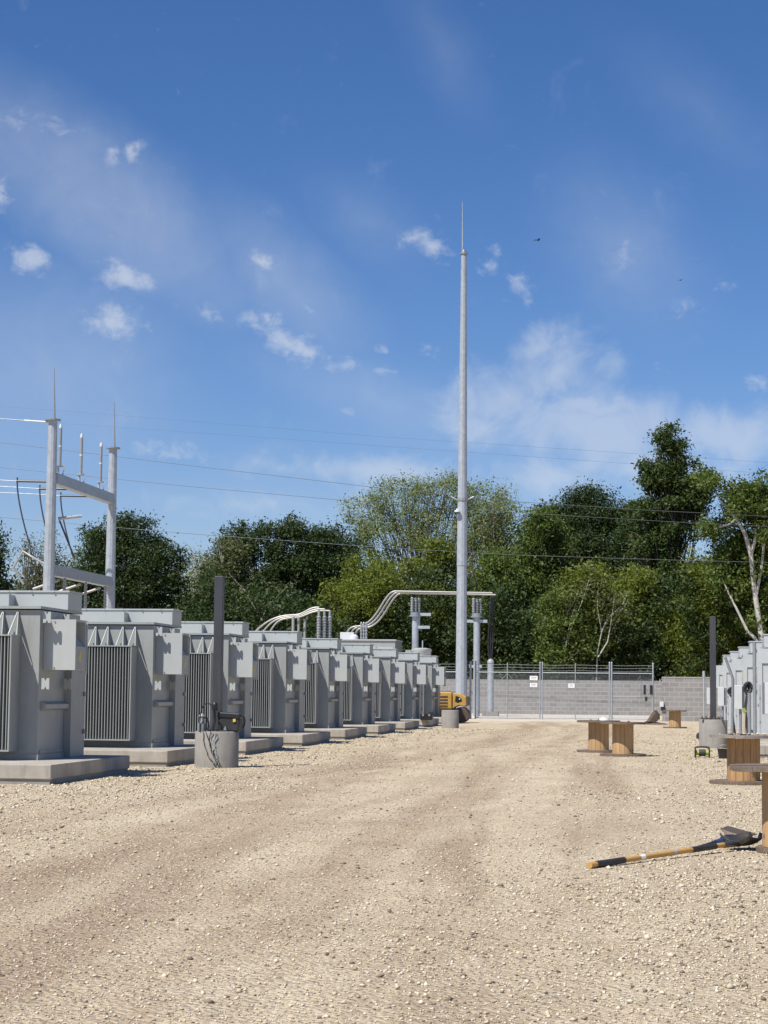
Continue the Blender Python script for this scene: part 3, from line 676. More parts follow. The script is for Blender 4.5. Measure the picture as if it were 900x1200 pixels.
# ------------------------------------------------------------------ mast
YM = 84.0; b0 = at(540.3, 838, YM); tp = at(544.3, 298, YM); ms = thing('lightning_mast', (b0.x, YM, 0), 'tall tapering galvanised lightning mast with thin spike beside the gate', 'mast')
Hm = tp.z; cx = 0
def mr(z): return .255-(.255-.125)*z/Hm
MB().tube([(0, 0, -.1), (0, 0, Hm*.335)], [mr(0), mr(Hm*.335)], 12).build('shaft', M['galv'], ms)
MB().tube([(0, 0, Hm*.325), (0, 0, Hm*.66)], [mr(Hm*.3)+.012, mr(Hm*.66)+.004], 12).build('shaft', M['galv'], ms)
MB().tube([(0, 0, Hm*.65), (0, 0, Hm)], [mr(Hm*.6), mr(Hm)], 12).build('shaft', M['galv'], ms)
MB().lathe([(.17, 0), (.17, .06), (.09, .065), (.06, .2)], (0, 0, Hm), 12).build('cap', M['galv_dark'], ms)
zt_ = at(542, 236, YM).z; MB().tube([(-.06, 0, Hm+.06), (-.07, 0, Hm+1.1), (-.08, 0, zt_)], [.03, .024, .010], 8).build('spike', M['galv'], ms)
for i in range(24):
    z = 1.2+i*.42; MB().tube([(mr(z)*.5, -mr(z)*.8, z), (mr(z)*.62, -mr(z)*1.05, z)], .016, 5).build('step_bolt', M['galv_dark'], ms)
zc = at(541, 583, YM).z
for s_ in (-1, 1):
    MB().tube([(s_*.18, 0, zc-.12), (s_*.48, -.02, zc+.03)], .022, 8).tube([(s_*.34, -.02, zc-.04), (s_*.5, -.02, zc+.04)], .032, 10).build('floodlight', M['galv'], ms, True)
MB().lathe([(.235, 0), (.235, .12)], (0, 0, zc-.15), 12).build('clamp', M['galv_dark'], ms)
q = at(536.5, 601, YM); scx = thing('security_camera', (q.x, YM-.28, q.z), 'white dome camera hung on the tall mast', 'camera')
MB().lathe([(.10, 0), (.13, .02), (.11, .08), (.05, .10), (.04, .16)], n=16).build('housing', M['white'], scx, True); MB().lathe([(.0, -.07), (.05, -.05), (.08, -.01), (.08, -.001)], n=14).build('dome', M['black'], scx, True)
MB().box(-.02, .02, .03, .12, .1, .14).box(.0, .16, .10, .13, .06, .2).build('bracket', M['white'], scx)

# ------------------------------------------------------------------ bus structures beyond the fence
YB = 94.0
def P(px, py, dy=0): return at(px, py, YB+dy)
def insul(mb, c, r, h, n=5):
    prof = [(r*.5, 0)]
    for i in range(n): z = h*(i+.15)/n; prof += [(r*.74, z), (r, z+h/n*.3), (r, z+h/n*.5), (r*.74, z+h/n*.6)]
    prof += [(r*.5, h)]; mb.lathe(prof, c, 12)
def bus_post(px, pytop, label, arms):
    t = P(px, pytop); T = thing('bus_support', (t.x, YB, 0), label, 'steel support', 'steel bus supports beyond the fence')
    hgt = t.z
    MB().tube([(0, 0, -.1), (0, 0, hgt-1.0)], .16, 14).build('column', M['galv'], T, True)
    MB().lathe([(.3, 0), (.3, .06)], (0, 0, hgt-1.0), 16).lathe([(.24, .06), (.24, .2)], (0, 0, hgt-1.0), 14).build('head_plate', M['galv_dark'], T)
    for i in (-1, 0, 1):
        mb = MB(); insul(mb, (i*.15, .14*i, hgt-.80), .08, .72, 6); mb.build('insulator', M['porcelain'], T, True)
    for (dx0, dx1, z) in arms:
        MB().box(dx0, dx1, -.08, .08, z-.07, z+.07).build('arm', M['galv'], T)
    return T, hgt
B1, h1 = bus_post(487, 698, 'galvanised bus support left of the mast under the raised bus pipes', [(.0, .75, P(487, 720).z), (.0, .7, P(487, 735).z)])
MB().box(.14, .22, -.05, .05, P(487, 736).z, P(487, 719).z).build('strut', M['galv'], B1)
B2, h2 = bus_post(559, 699, 'galvanised bus support right of the mast under the end of the bus pipes', [(-.5, .5, P(559, 728).z), (-.35, .25, P(559, 781).z)])
bus = thing('bus_pipe_set', (P(520, 695).x, YB, 0), 'three pale bus pipes bending down from the supports to the switchgear', 'bus pipes'); bo = Vector(bus.location)
for i in (-1, 0, 1):
    off = Vector((i*.14, i*.18, -i*.035))
    a = P(579-2, 695+abs(i))+off; e1 = P(468, 694)+off; c1 = P(452, 694)+off; c2 = P(446, 734)+off; e2 = P(424, 735)+off; e3 = P(412+i*2, 748)+off
    path = [a-bo, e1-bo]+[v-bo for v in bez(e1, P(453, 693)+off, P(448, 732)+off, e2, 16)][1:]+[v-bo for v in bez(e2, P(415, 735)+off, P(411, 738)+off, e3, 8)][1:]
    MB().tube(path, .045, 10).build('pipe', M['alu'], bus, True)
t = P(575, 777); cr_ = thing('cable_riser', (t.x, YB, 0), 'grey cable riser pipe with black cables rising to the bus end', 'cable riser')
MB().tube([(0, 0, 0), (0, 0, t.z)], .15, 14).build('pipe', M['galv'], cr_, True); MB().lathe([(.17, 0), (.15, .12), (.06, .2)], (0, 0, t.z), 12).build('cap', M['paint'], cr_, True)
MB().box(-.38, .38, -.3, .3, -.1, .22).build('footing', M['concrete_dark'], cr_)
for i in (-1, 0, 1):
    e = P(577, 700)-Vector(cr_.location); MB().tube(bez((i*.05, 0, t.z+.1), (i*.16-.05, 0, t.z+1.2), (e.x-.05+i*.07, i*.15, e.z-1.5), (e.x+i*.06, i*.15, e.z)), .035, 8).build('cable', M['black'], cr_, True)
# switchgear cabinet with bushings
YS = 92.0; a = at(400, 749, YS); b2 = at(463, 749, YS)
sw = thing('switchgear', ((a.x+b2.x)/2, YS, 0), 'big light grey switchgear cabinet showing over the left row, with bushings on top', 'switchgear')
w = (b2.x-a.x)/2; hz = a.z
MB().box(-w, w, 0, 2.6, 0, hz-.06).build('cabinet', M['paint'], sw); MB().box(-w-.05, w+.05, -.06, 2.66, hz-.058, hz).build('roof', M['paint_light'], sw)
for i in range(3): MB().box(-w+.1+i*(2*w-.1)/3, -w+(i+1)*(2*w-.1)/3, -.02, -.001, .3, hz-.35).build('door', M['paint_light'], sw)
c = at(418, 741, YS+1)-Vector(sw.location)
for i in range(3):
    mb = MB(); insul(mb, (c.x+.22+i*.12, 1.0, hz), .06, .85, 5); mb.build('bushing', M['porcelain'], sw, True)
MB().box(c.x-.75, c.x-.1, .7, 1.3, hz+.001, hz+.35).build('junction_box', M['white'], sw); MB().lathe([(.22, 0), (.2, .15), (.08, .24)], (c.x-.05, .5, hz), 14).build('vent', M['white'], sw, True)
q = at(492.5, 759, YS); vt = thing('breaker_tank', (q.x, YS+.5, 0), 'light grey round topped breaker just beyond the end of the left row', 'breaker')
zq = q.z; MB().lathe([(.45, 0), (.45, zq-.2), (.48, zq-.15), (.48, zq-.05), (.2, zq)], n=20).build('tank', M['paint_light'], vt, True); MB().tube([(.05, 0, zq), (.05, 0, zq+.35)], .03, 8).build('stem', M['galv'], vt)
MB().box(-.75, -.46, -.1, .1, zq-.5, zq-.1).build('bracket', M['paint'], vt)
# arrester stand
ar = thing('arrester_stand', (P(380, 748).x, YB, 0), 'stand of three ribbed arrester columns and posts behind the fifth transformer', 'arresters'); ao = Vector(ar.location)
zb = P(380, 750).z
MB().box(-2.2, .8, -.15, .15, zb-.25, zb-.02).build('beam', M['galv'], ar)
for x in (-1.9, .5): MB().tube([(x, 0, -.1), (x, 0, zb-.25)], .13, 12).build('leg', M['galv'], ar, True)
for i, px in enumerate((374.5, 380.2, 385.8)):
    t = P(px, 719)-ao; mb = MB(); insul(mb, (t.x, (i-1)*.2, zb-.02), .115, t.z-zb-.1, 9); mb.build('arrester', M['porcelain'], ar, True)
    MB().tube([(t.x, (i-1)*.2, t.z-.13), (t.x, (i-1)*.2, t.z+.15)], .06, 8).build('terminal', M['alu'], ar, True)
for i, px in enumerate((344.5, 350, 356.5)):
    t = P(px, 723+i)-ao; MB().tube([(t.x, (i-1)*.2, zb-.02), (t.x, (i-1)*.2, t.z)], .07, 10).build('post_insulator', M['alu'], ar, True)
for i in range(3):
    o_ = Vector((0, (i-1)*.25, 0)); s0 = P(299+i*7, 742+i)+o_-ao; m1 = P(345, 721+i*1.2)+o_-ao; e = P(375+i*5.5, 712+i*1.8)+o_-ao
    pth = bez(s0, P(312+i*5, 728)+o_-ao, P(325, 721+i*1.5)+o_-ao, m1, 10)+bez(m1, P(358, 721+i)+o_-ao, P(362, 711+i)+o_-ao, e, 8)[1:]
    MB().tube(pth, .042, 8).build('pipe', M['alu'], ar, True)

# ------------------------------------------------------------------ H-frame at the left
YA, YB2 = 70.0, 78.3; pa, pb = at(56.2, 691, YA), at(129.5, 700, YB2); XH = (pa.x+pb.x)/2
hf = thing('line_frame', (XH, (YA+YB2)/2, 0), 'galvanised H shaped line frame with two spiked columns behind the left row', 'line frame'); ho = Vector(hf.location); ym = YB2-YA
def col(y, top, spike):
    z1 = top; yy = y-ho.y
    o = MB().tube([(0, yy, -.1), (0, yy, z1)], [.258, .168], 12).build('column', M['galv'], hf)
    MB().lathe([(.3, 0), (.3, .05)], (0, yy, z1), 12).build('cap', M['galv_dark'], o)
    MB().tube([(.05, yy, z1+.05), (.05, yy, z1+.3), (.0, yy, spike)], [.045, .035, .012], 8).build('spike', M['galv_dark'], o)
    for i in range(18): MB().tube([(.12, yy-.2, 2+i*.42), (.18, yy-.26, 2+i*.42)], .016, 5).build('step_bolt', M['galv_dark'], o)
col(YA, at(59.5, 493, YA).z, at(56.5, 431, YA).z); col(YB2, at(132.5, 526, YB2).z, at(131.5, 470, YB2).z)
zu = (at(66, 562, YA).z+at(129, 583, YB2).z)/2; zl = (at(64, 669, YA).z+at(129, 681, YB2).z)/2
for z in (zu, zl): MB().box(-.16, .16, -ym/2+.22, ym/2-.2, z-.2, z+.2).build('crossbeam', M['galv'], hf)
for k, px in enumerate((74.6, 97.3, 118.4)):
    yy = (k+.5)/3*ym-ym/2+.2-.6
    ars = MB().tube([(0, yy, zu+.55), (0, yy, zu+1.95)], .06, 10).build('arrester', M['porcelain'], hf, True)
    MB().tube([(0, yy, zu+1.24), (0, yy, zu+1.30)], .066, 10).build('ring', M['white'], ars, True); MB().lathe([(.06, 0), (.062, .08), (.02, .17)], (0, yy, zu+1.95), 10).build('cap', M['white'], ars, True)
    MB().box(-.12, .12, yy-.12, yy+.12, zu+.2, zu+.26).tube([(-.06, yy, zu+.26), (-.06, yy, zu+.55)], .05, 8).tube([(.12, yy, zu+.25), (.2, yy, zu+.5), (.1, yy, zu+.62)], .02, 6).lathe([(.14, 0), (.14, .04)], (0, yy, zu+.5), 10).build('arrester_base', M['galv'], hf)
    mb = MB().tube([(-.18, yy, zu-.05), (-1.65, yy, zu-.02)], .045, 8); mb.build('strain_insulator', M['black'], hf)
    MB().tube([(-1.65, yy, zu-.02), (-2.9, yy, zu+.06), (-9, yy, zu+.35), (-26, yy, zu+1.9)], .012, 6).build('conductor', M['wire_light'], hf)
    MB().tube(bez((-1.62, yy, zu+.12), (-1.66, yy, zu-.5), (-1.35, yy, zu-1.6), (-1.05, yy, zl+.9), 12), .03, 6).build('dropper', M['dark_post'], hf)
    # switch arm and pipes on the lower beam
    if k == 0: MB().tube([(-.1, yy-.4, zl+.12), (-.75, yy-.4, zl+.45), (-1.2, yy-.4, zl+.72), (-1.55, yy-.4, zl+.1), (-1.15, yy-.4, zl-.5)], .045, 8).build('switch_arm', M['alu'], hf, True)
    MB().tube([(-.9, yy, zl-.66), (.1, yy, zl-.32)], .05, 8).build('switch_pipe', M['alu'], hf, True)
    mb = MB(); insul(mb, (.3, yy, zl-1.25), .07, 1.0, 8); mb.build('post_insulator', M['porcelain'], hf, True)
yy = -ym/2
MB().tube([(-.2, yy, hf and at(59.5, 494, YA).z-.02), (-1.1, yy, at(59.5, 494, YA).z+.05)], .035, 8).build('strain_insulator', M['white'], hf)
zt2 = at(59.5, 494, YA).z; MB().tube([(-1.1, yy, zt2+.05), (-8, yy, zt2+.6), (-25, yy, zt2+2.4)], .012, 6).build('shield_wire', M['wire_light'], hf)
MB().tube([(.2, yy+.3, at(64, 607, YA).z), (1.0, yy+.6, at(70, 603, YA).z)], .06, 10).build('floodlight', M['galv'], hf, True)
MB().tube([(.25, yy+.3, at(64, 609, YA).z), (.75, yy+.6, zl+.5)], .035, 6).build('dropper', M['dark_post'], hf)

# ------------------------------------------------------------------ overhead wires
def wire(pts, Y, r, label, mt='wire'):
    P_ = [at(x, y, Y) for x, y in pts]; a, b3 = P_[0], P_[-1]; out = []
    for i in range(len(P_)-1):
        for k in range(6): out.append(P_[i].lerp(P_[i+1], k/6))
    out.append(P_[-1]); o = Vector(out[0])
    tag(MB().tube([v-o for v in out], r, 6).build('overhead_wire', M[mt], None, loc=o), label, 'wire', 'overhead wires crossing the sky')
wire([(-60, 511), (0, 518.4), (230, 546.5), (460, 573.6), (600, 587.5), (760, 598), (980, 609)], 100, .012, 'overhead wire crossing highest over the H frame and the left trees')
wire([(-60, 542), (0, 547.8), (230, 570.8), (407, 586.7), (643, 603), (790, 611.7), (980, 621)], 100, .012, 'middle overhead wire, second of the three dark ones')
wire([(-60, 600), (0, 606), (123, 617), (230, 626), (453, 642), (610, 650.7), (800, 656.7), (980, 661)], 100, .013, 'lowest overhead wire, crossing in front of the trees')
wire([(-60, 471), (0, 476), (230, 494), (450, 512), (900, 542), (980, 547)], 170, .0075, 'faint thin overhead wire, upper of the two across the clouds')
wire([(-60, 487), (230, 507), (550, 530), (900, 555), (980, 560)], 170, .0075, 'faint thin overhead wire, lower of the two across the clouds')

# ------------------------------------------------------------------ birds
def bird(px, py, Y, s_, label):
    c = at(px, py, Y); T = thing('bird', c, label, 'bird', rz=.6)
    MB().lathe([(.005, -.22), (.05, -.12), (.065, 0), (.045, .12), (.02, .2)], n=8).build('body', M['black'], T, True).rotation_euler = (0, PI/2, 0)
    for q_ in (-1, 1):
        w_ = MB(); w_.add([(.10, q_*.03, .02), (-.10, q_*.03, .02), (-.12, q_*.32, .12), (.06, q_*.36, .13), (-.10, q_*.66, .05), (-.03, q_*.68, .05)], [(0,1,2,3),(3,2,4,5)])
        o = w_.build('wing', M['black'], T); md = o.modifiers.new('s', 'SOLIDIFY'); md.thickness = .012
    T.scale = (s_,)*3
bird(630.5, 281.5, 110, .55, 'larger dark bird flying right of the mast top'); bird(797.5, 328.5, 160, .45, 'tiny dark bird far off in the sky at the right')

# ------------------------------------------------------------------ trees
def leaf_cloud(centres, n_per, spread, size, seed, flat=.75):
    g_ = np.random.default_rng(seed); C = np.repeat(np.asarray(centres), n_per, 0); n = len(C)
    P_ = C+g_.normal(0, 1, (n, 3))*spread*np.array([1, 1, flat])
    nrm = g_.normal(0, 1, (n, 3))+np.array([0, -.25, .75]); nrm /= np.linalg.norm(nrm, axis=1)[:, None]
    t = np.cross(nrm, g_.normal(0, 1, (n, 3))); t /= np.linalg.norm(t, axis=1)[:, None]; b_ = np.cross(nrm, t)
    s_ = (size*np.exp(g_.normal(0, .3, n)))[:, None]
    V = np.stack([P_-t*s_, P_+b_*s_*.5+nrm*s_*.12, P_+t*s_, P_-b_*s_*.5+nrm*s_*.12], 1)
    return V.reshape(-1, 3)
def leaf_mesh(name, V, mt):
    me = bpy.data.meshes.new(name); n = len(V)//4
    me.vertices.add(len(V)); me.vertices.foreach_set('co', V.astype(np.float32).ravel())
    me.loops.add(4*n); me.loops.foreach_set('vertex_index', np.arange(4*n, dtype=np.int32))
    me.polygons.add(n); me.polygons.foreach_set('loop_start', np.arange(0, 4*n, 4, dtype=np.int32)); me.update(calc_edges=True)
    me.materials.append(mt); return me
def tree(name, cx_px, top, halfw, Y, leaf, label, base=None, dens=1.0, lsize=.17, clumps=150, spread=.5, per=70, bark='bark', seed=0, trunk=None, low=.18, holes=.0, limbs=None, group='trees beyond the wall', lean=0, blobs_=None):
    rs = np.random.default_rng(seed+100)
    t = at(cx_px, top, Y); H = t.z; R = halfw*Y/FPX; T = thing(name, (t.x-lean, Y, 0), label, 'tree' if name != 'shrub' else 'shrub', group)
    zc_, rz_ = H*(low+1)/2, H*(1-low)/2
    # centres of leaf clumps: an uneven envelope made of several lobes
    lobes = []
    for i in range(9):
        a = rs.uniform(0, 2*PI); u = rs.uniform(-.85, .8); q_ = math.sqrt(1-u*u)*rs.uniform(.35, .75)
        lobes.append((lean*(u+1)/2+R*q_*math.cos(a), R*.8*q_*math.sin(a), zc_+rz_*u*.8, rs.uniform(.28, .5)))
    lobes.append((lean, 0, H-rz_*.32, .34)); lobes.append((0, 0, zc_, .55))
    C = []
    if blobs_:
        A_ = [b[2]*b[3] for b in blobs_]; sm_ = sum(A_)
        for (bx, by, brx, bry), a_ in zip(blobs_, A_):
            for _ in range(max(3, int(clumps*a_/sm_))):
                d = rs.normal(0, 1, 3); d /= np.linalg.norm(d); q_ = rs.uniform(.25, 1)**.5*(rs.uniform(1, 1.3) if rs.uniform() < .42 else 1); pc_ = at(bx, by, Y)
                C.append(np.array([pc_.x-T.location.x+d[0]*q_*brx*Y/FPX, d[1]*q_*brx*Y/FPX*.9, max(.4, pc_.z+d[2]*q_*bry*Y/FPX)]))
    while not blobs_ and len(C) < clumps:
        l = lobes[rs.integers(len(lobes))]; d = rs.normal(0, 1, 3); d /= np.linalg.norm(d); rr_ = rs.uniform(.55, 1)**.5
        p_ = np.array([l[0]+d[0]*R*l[3]*rr_, l[1]+d[1]*R*l[3]*rr_*.9, l[2]+d[2]*rz_*l[3]*rr_])
        if p_[2] > H-spread*.8 or p_[2] < .4: continue
        if holes and mnoise.noise((p_[0]*.45+seed, p_[1]*.45, p_[2]*.45)) < holes-.5: continue
        C.append(p_)
    C = np.array(C)
    me = leaf_mesh('crown', leaf_cloud(C, int(per*dens*2.6), spread*(.66 if name == 'elm_tree' else .8), lsize*.45, seed), LEAF[leaf]); o = bpy.data.objects.new('crown', me); COL.objects.link(o); o.parent = T
    # trunk and limbs
    mb = MB(); tr_ = .035*H**.9 if trunk is None else trunk
    spine = [Vector((lean*(k/6)**1.5+rs.normal(0, .05*k**.5), rs.normal(0, .05*k**.5), H*.78*k/6)) for k in range(7)]; spine[0] = Vector((0, 0, -.2))
    mb.tube(spine, [tr_*(1-.85*k/6) for k in range(7)], 8)
    n_l = limbs or 34
    for i in rs.choice(len(C), min(n_l, len(C)), replace=False):
        e = Vector(C[i]); k = rs.uniform(.12, .85)*min(1, e.z/(H*.8)); k = max(.05, min(k, .92)); f_ = k*6; j = min(int(f_), 5); s0 = spine[j].lerp(spine[j+1], f_-j)
        if s0.z > e.z: s0 = spine[1].lerp(spine[2], .3)
        mid = s0.lerp(e, .5)+Vector((rs.normal(0, .15), rs.normal(0, .15), -.05*(e-s0).length+.2)); r_ = tr_*.34*(1-k*.5)
        mb.tube([s0, s0.lerp(mid, .5)+Vector((0, 0, .05)), mid, mid.lerp(e, .6), e], [r_, r_*.8, r_*.6, r_*.4, .012], 5)
        for _ in range(2):
            d = Vector(rs.normal(0, .7, 3)); mb.tube([mid.lerp(e, .45), e+d*.45, e+d*.7], [r_*.3, .018, .007], 4)
    mb.build('trunk', M[bark], T, True)
    return T
TR = [
 # name, px, top, halfw, Y, leaf, label, kwargs
 ('oak_tree', -8, 612, 38, 112, 'dark', 'dark oak cut off by the left edge of the photo', dict(clumps=170, per=75)),
 ('bare_tree', 48, 618, 40, 118, 'olive', 'thin half bare tree behind the H frame', dict(clumps=120, per=22, lsize=.13, spread=.55, limbs=70)),
 ('oak_tree', 152, 604, 64, 110, 'dark', 'round dark oak just right of the H frame', dict(clumps=210, per=75, spread=.42, blobs_=[(155,617,24,12),(125,640,28,22),(175,637,22,13),(203,655,12,12),(150,660,40,20),(108,678,26,14),(188,688,26,16),(150,692,34,16),(115,705,30,12),(205,680,10,10)])),
 ('bare_tree', 92, 640, 45, 122, 'olive', 'ragged olive tree between the two columns of the H frame', dict(clumps=130, per=32, limbs=60)),
 ('bare_tree', 236, 640, 34, 118, 'pale', 'pale thin tree in the gap left of the big dark oak', dict(clumps=110, per=24, lsize=.13, limbs=70, bark='bark_pale')),
 ('bare_tree', 268, 628, 38, 113, 'olive', 'olive tree with bare slanting branches left of the big dark oak', dict(clumps=150, per=42, limbs=70, bark='bark_pale')),
 ('oak_tree', 330, 610, 66, 116, 'dark', 'broad dark oak left of the pale airy tree', dict(clumps=260, per=80, spread=.42, blobs_=[(330,620,30,10),(295,630,28,16),(355,627,26,12),(385,627,20,12),(270,652,22,20),(310,660,45,30),(370,660,40,30),(330,700,60,30),(265,690,20,25)])),
 ('oak_tree', 388, 618, 40, 121, 'dark', 'dark oak crown right behind the broad dark oak', dict(clumps=170, per=75)),
 ('elm_tree', 430, 640, 58, 108, 'bright', 'yellow green tree behind the curved bus pipes', dict(clumps=260, per=70, low=.1)),
 ('ash_tree', 492, 553, 96, 126, 'pale', 'tallest pale airy tree left of the mast, sky showing through', dict(clumps=460, per=32, lsize=.14, spread=.46, low=.3, limbs=120, bark='bark', trunk=.2, blobs_=[(430,602,30,22),(470,583,35,24),(520,578,40,22),(565,592,35,22),(600,608,18,18),(450,630,45,25),(520,620,60,35),(580,635,40,30)])),
 ('ash_tree', 580, 580, 44, 124, 'pale', 'pale airy tree just right of the mast', dict(clumps=190, per=26, lsize=.15, spread=.6, low=.3, limbs=70)),
 ('elm_tree', 505, 628, 56, 112, 'bright', 'yellow green tree left of the mast behind the bus supports', dict(clumps=240, per=64, low=.1)),
 ('elm_tree', 585, 640, 50, 110, 'mid', 'green tree right of the mast behind the bus end', dict(clumps=240, per=70, low=.08)),
 ('elm_tree', 632, 592, 46, 117, 'mid', 'mid green tree halfway between mast and the dark pair of crowns', dict(clumps=240, per=70, low=.15)),
 ('oak_tree', 684, 574, 50, 124, 'dark', 'dark domed oak, left of the two dark crowns right of the mast', dict(clumps=260, per=80, blobs_=[(690,581,26,9),(665,597,26,13),(700,602,38,17),(650,614,25,17),(690,632,50,28),(725,605,22,14),(680,670,50,30)])),
 ('oak_tree', 745, 588, 48, 122, 'dark', 'dark oak left below the tallest right hand tree', dict(clumps=250, per=80)),
 ('cottonwood_tree', 793, 500, 47, 118, 'deep', 'tallest tree at the right, clumped crown high against the clouds', dict(clumps=215, per=85, lsize=.20, spread=.36, trunk=.2, limbs=80, blobs_=[(782,560,26,14),(806,574,22,12),(776,598,30,14),(812,590,24,10),(783,516,14,11),(790,528,16,9),(770,546,15,13),(801,545,16,10),(816,562,10,9),(772,571,18,9),(797,585,20,9),(822,578,12,7),(806,603,18,9),(758,603,14,10),(786,625,30,12),(768,645,30,18),(800,678,36,22)])),
 ('elm_tree', 690, 655, 44, 107, 'bright', 'bright green tree with thin white stems behind the gate', dict(clumps=170, per=52, low=.3, bark='bark_pale')),
 ('elm_tree', 742, 662, 46, 109, 'bright', 'bright green tree right of the white stemmed one', dict(clumps=200, per=62, low=.2)),
 ('elm_tree', 655, 690, 42, 106, 'mid', 'low green tree behind the double gate', dict(clumps=180, per=62, low=.1)),
 ('elm_tree', 822, 640, 44, 108, 'bright', 'bright green tree left of the white sycamore trunk', dict(clumps=220, per=66, low=.12)),
 ('oak_tree', 858, 628, 42, 120, 'mid', 'green tree behind the bend of the white sycamore', dict(clumps=200, per=70)),
 ('oak_tree', 915, 640, 45, 115, 'mid', 'green tree cut off by the right edge', dict(clumps=200, per=70, low=.08)),
]
for i, (nm, px, top, hw, Y, lf, lb, kw) in enumerate(TR): tree(nm, px, top, hw, Y, lf, lb, seed=i*13+5, **kw)
# sycamore with the white bent trunk
YY = 104
base = at(889, 745, YY); sy = thing('sycamore_tree', (base.x+.35, YY, 0), 'white trunked sycamore bending left at the right edge', 'tree', 'trees beyond the wall'); so = Vector(sy.location)
def W(px, py, dy=0): return at(px, py, YY+dy)-so
mb = MB()
mb.tube([Vector((.1, 0, -.2)), W(892, 745), W(884, 690), W(880, 650), W(873, 625), W(863, 607), W(852, 596), W(840, 580), W(833, 563)], [.15, .14, .13, .12, .11, .10, .08, .045, .02], 10)
mb.tube([W(880, 650), W(886, 630), W(884, 600), W(878, 575)], [.10, .08, .05, .02], 8)
mb.tube([W(886, 700), W(893, 660), W(897, 620), W(893, 580)], [.08, .07, .05, .02], 7)
mb.tube([W(892, 756), W(875, 738), W(864, 715), W(854, 695), W(846, 678)], [.085, .075, .06, .045, .02], 8)
mb.tube([W(863, 607), W(855, 614), W(838, 620), W(822, 626)], [.08, .06, .04, .02], 6)
mb.build('trunk', M['bark_pale'], sy, True)
rs = np.random.default_rng(55); cc = []
for px, py, rx, ry, n in ((885, 585, 26, 18, 50), (868, 590, 14, 16, 22), (830, 560, 10, 10, 12), (900, 610, 22, 30, 45), (896, 650, 12, 24, 22), (866, 645, 22, 34, 40), (888, 700, 16, 24, 26), (884, 668, 14, 22, 16), (860, 690, 14, 18, 16), (880, 725, 16, 12, 14), (846, 672, 16, 14, 18), (838, 620, 14, 8, 10)):
    for k in range(n): cc.append(W(px+rs.normal(0, rx*.5), py+rs.normal(0, ry*.5), rs.normal(.35, .7) if py < 630 else rs.normal(1.15, .55)))
me = leaf_mesh('crown', leaf_cloud(np.array(cc), 130, .28, .085, 77), LEAF['mid']); o = bpy.data.objects.new('crown', me); COL.objects.link(o); o.parent = sy
# slim white stems behind the gate
def stem(px, pts, label, seed, Y=105.2, r=.042):
    o0 = at(px, 812, Y); T = thing('sapling', (o0.x, Y, 0), label, 'tree', 'trees beyond the wall'); tb_ = Vector(T.location); mb = MB(); tips = []
    for ln in pts:
        P_ = [at(x, y, Y)-tb_ for x, y in ln]; 
        if ln[0][1] > 785: P_.insert(0, Vector((P_[0].x, 0, -.1)))
        mb.tube(P_, [r*(1-.8*k/(len(P_)-1)) for k in range(len(P_))], 7); tips.append(P_[-1]); tips.append(P_[-2])
    mb.build('trunk', M['bark_pale'], T, True); g_ = np.random.default_rng(seed)
    C = np.array([t_+Vector(g_.normal(0, .35, 3)) for t_ in tips for _ in range(3)])
    me = leaf_mesh('crown', leaf_cloud(C, 40, .3, .07, seed), LEAF['olive']); o = bpy.data.objects.new('crown', me); COL.objects.link(o); o.parent = T
stem(659, [[(659, 795), (662, 760), (667, 735), (672, 715), (680, 695)], [(662, 760), (670, 735), (684, 700), (690, 680)], [(661, 778), (672, 768), (684, 760)]], 'slim white forked sapling behind the gate, left of two', 3)
stem(699, [[(699, 795), (700, 765), (705, 740), (700, 712), (701, 690)], [(701, 770), (712, 752), (716, 730), (720, 700)], [(705, 740), (712, 725), (726, 712)]], 'slim white branching sapling behind the gate, right of two', 4)
stem(318, [[(330, 800), (318, 760), (300, 715), (285, 690), (268, 672)], [(306, 730), (312, 712), (334, 690)]], 'bare slanting stems left of the arrester columns', 6, 109, .03)
# undergrowth massed along the wall
rs = np.random.default_rng(91); cc = []
for i in range(2100):
    px = rs.uniform(-260, 1280); Y = rs.uniform(106, 114); top = 700+22*math.sin(px*.021)+rs.normal(0, 12)
    if px < 240: top += 28
    a = at(px, 812, Y); h = max(.8, at(px, top, Y).z); z = h*rs.uniform(.05, 1)**.7; cc.append((a.x, Y, z))
me = leaf_mesh('undergrowth', leaf_cloud(np.array(cc), 150, .42, .095, 92), LEAF['dark']); o = bpy.data.objects.new('undergrowth', me); COL.objects.link(o)
tag(o, 'tangled dark undergrowth massed behind the block wall', 'undergrowth', kind='stuff')
rs = np.random.default_rng(93); cc = []
for i in range(1500):
    px = rs.uniform(-320, 1420); Y = rs.uniform(126, 140); h = at(px, 660, Y).z*rs.uniform(.75, 1); a = at(px, 812, Y); cc.append((a.x, Y, h*rs.uniform(.05, 1)))
me = leaf_mesh('far_wood', leaf_cloud(np.array(cc), 110, .7, .15, 94), LEAF['dark']); o = bpy.data.objects.new('far_wood', me); COL.objects.link(o)
tag(o, 'far dark wood filling in behind the separate trees', 'wood', kind='stuff')

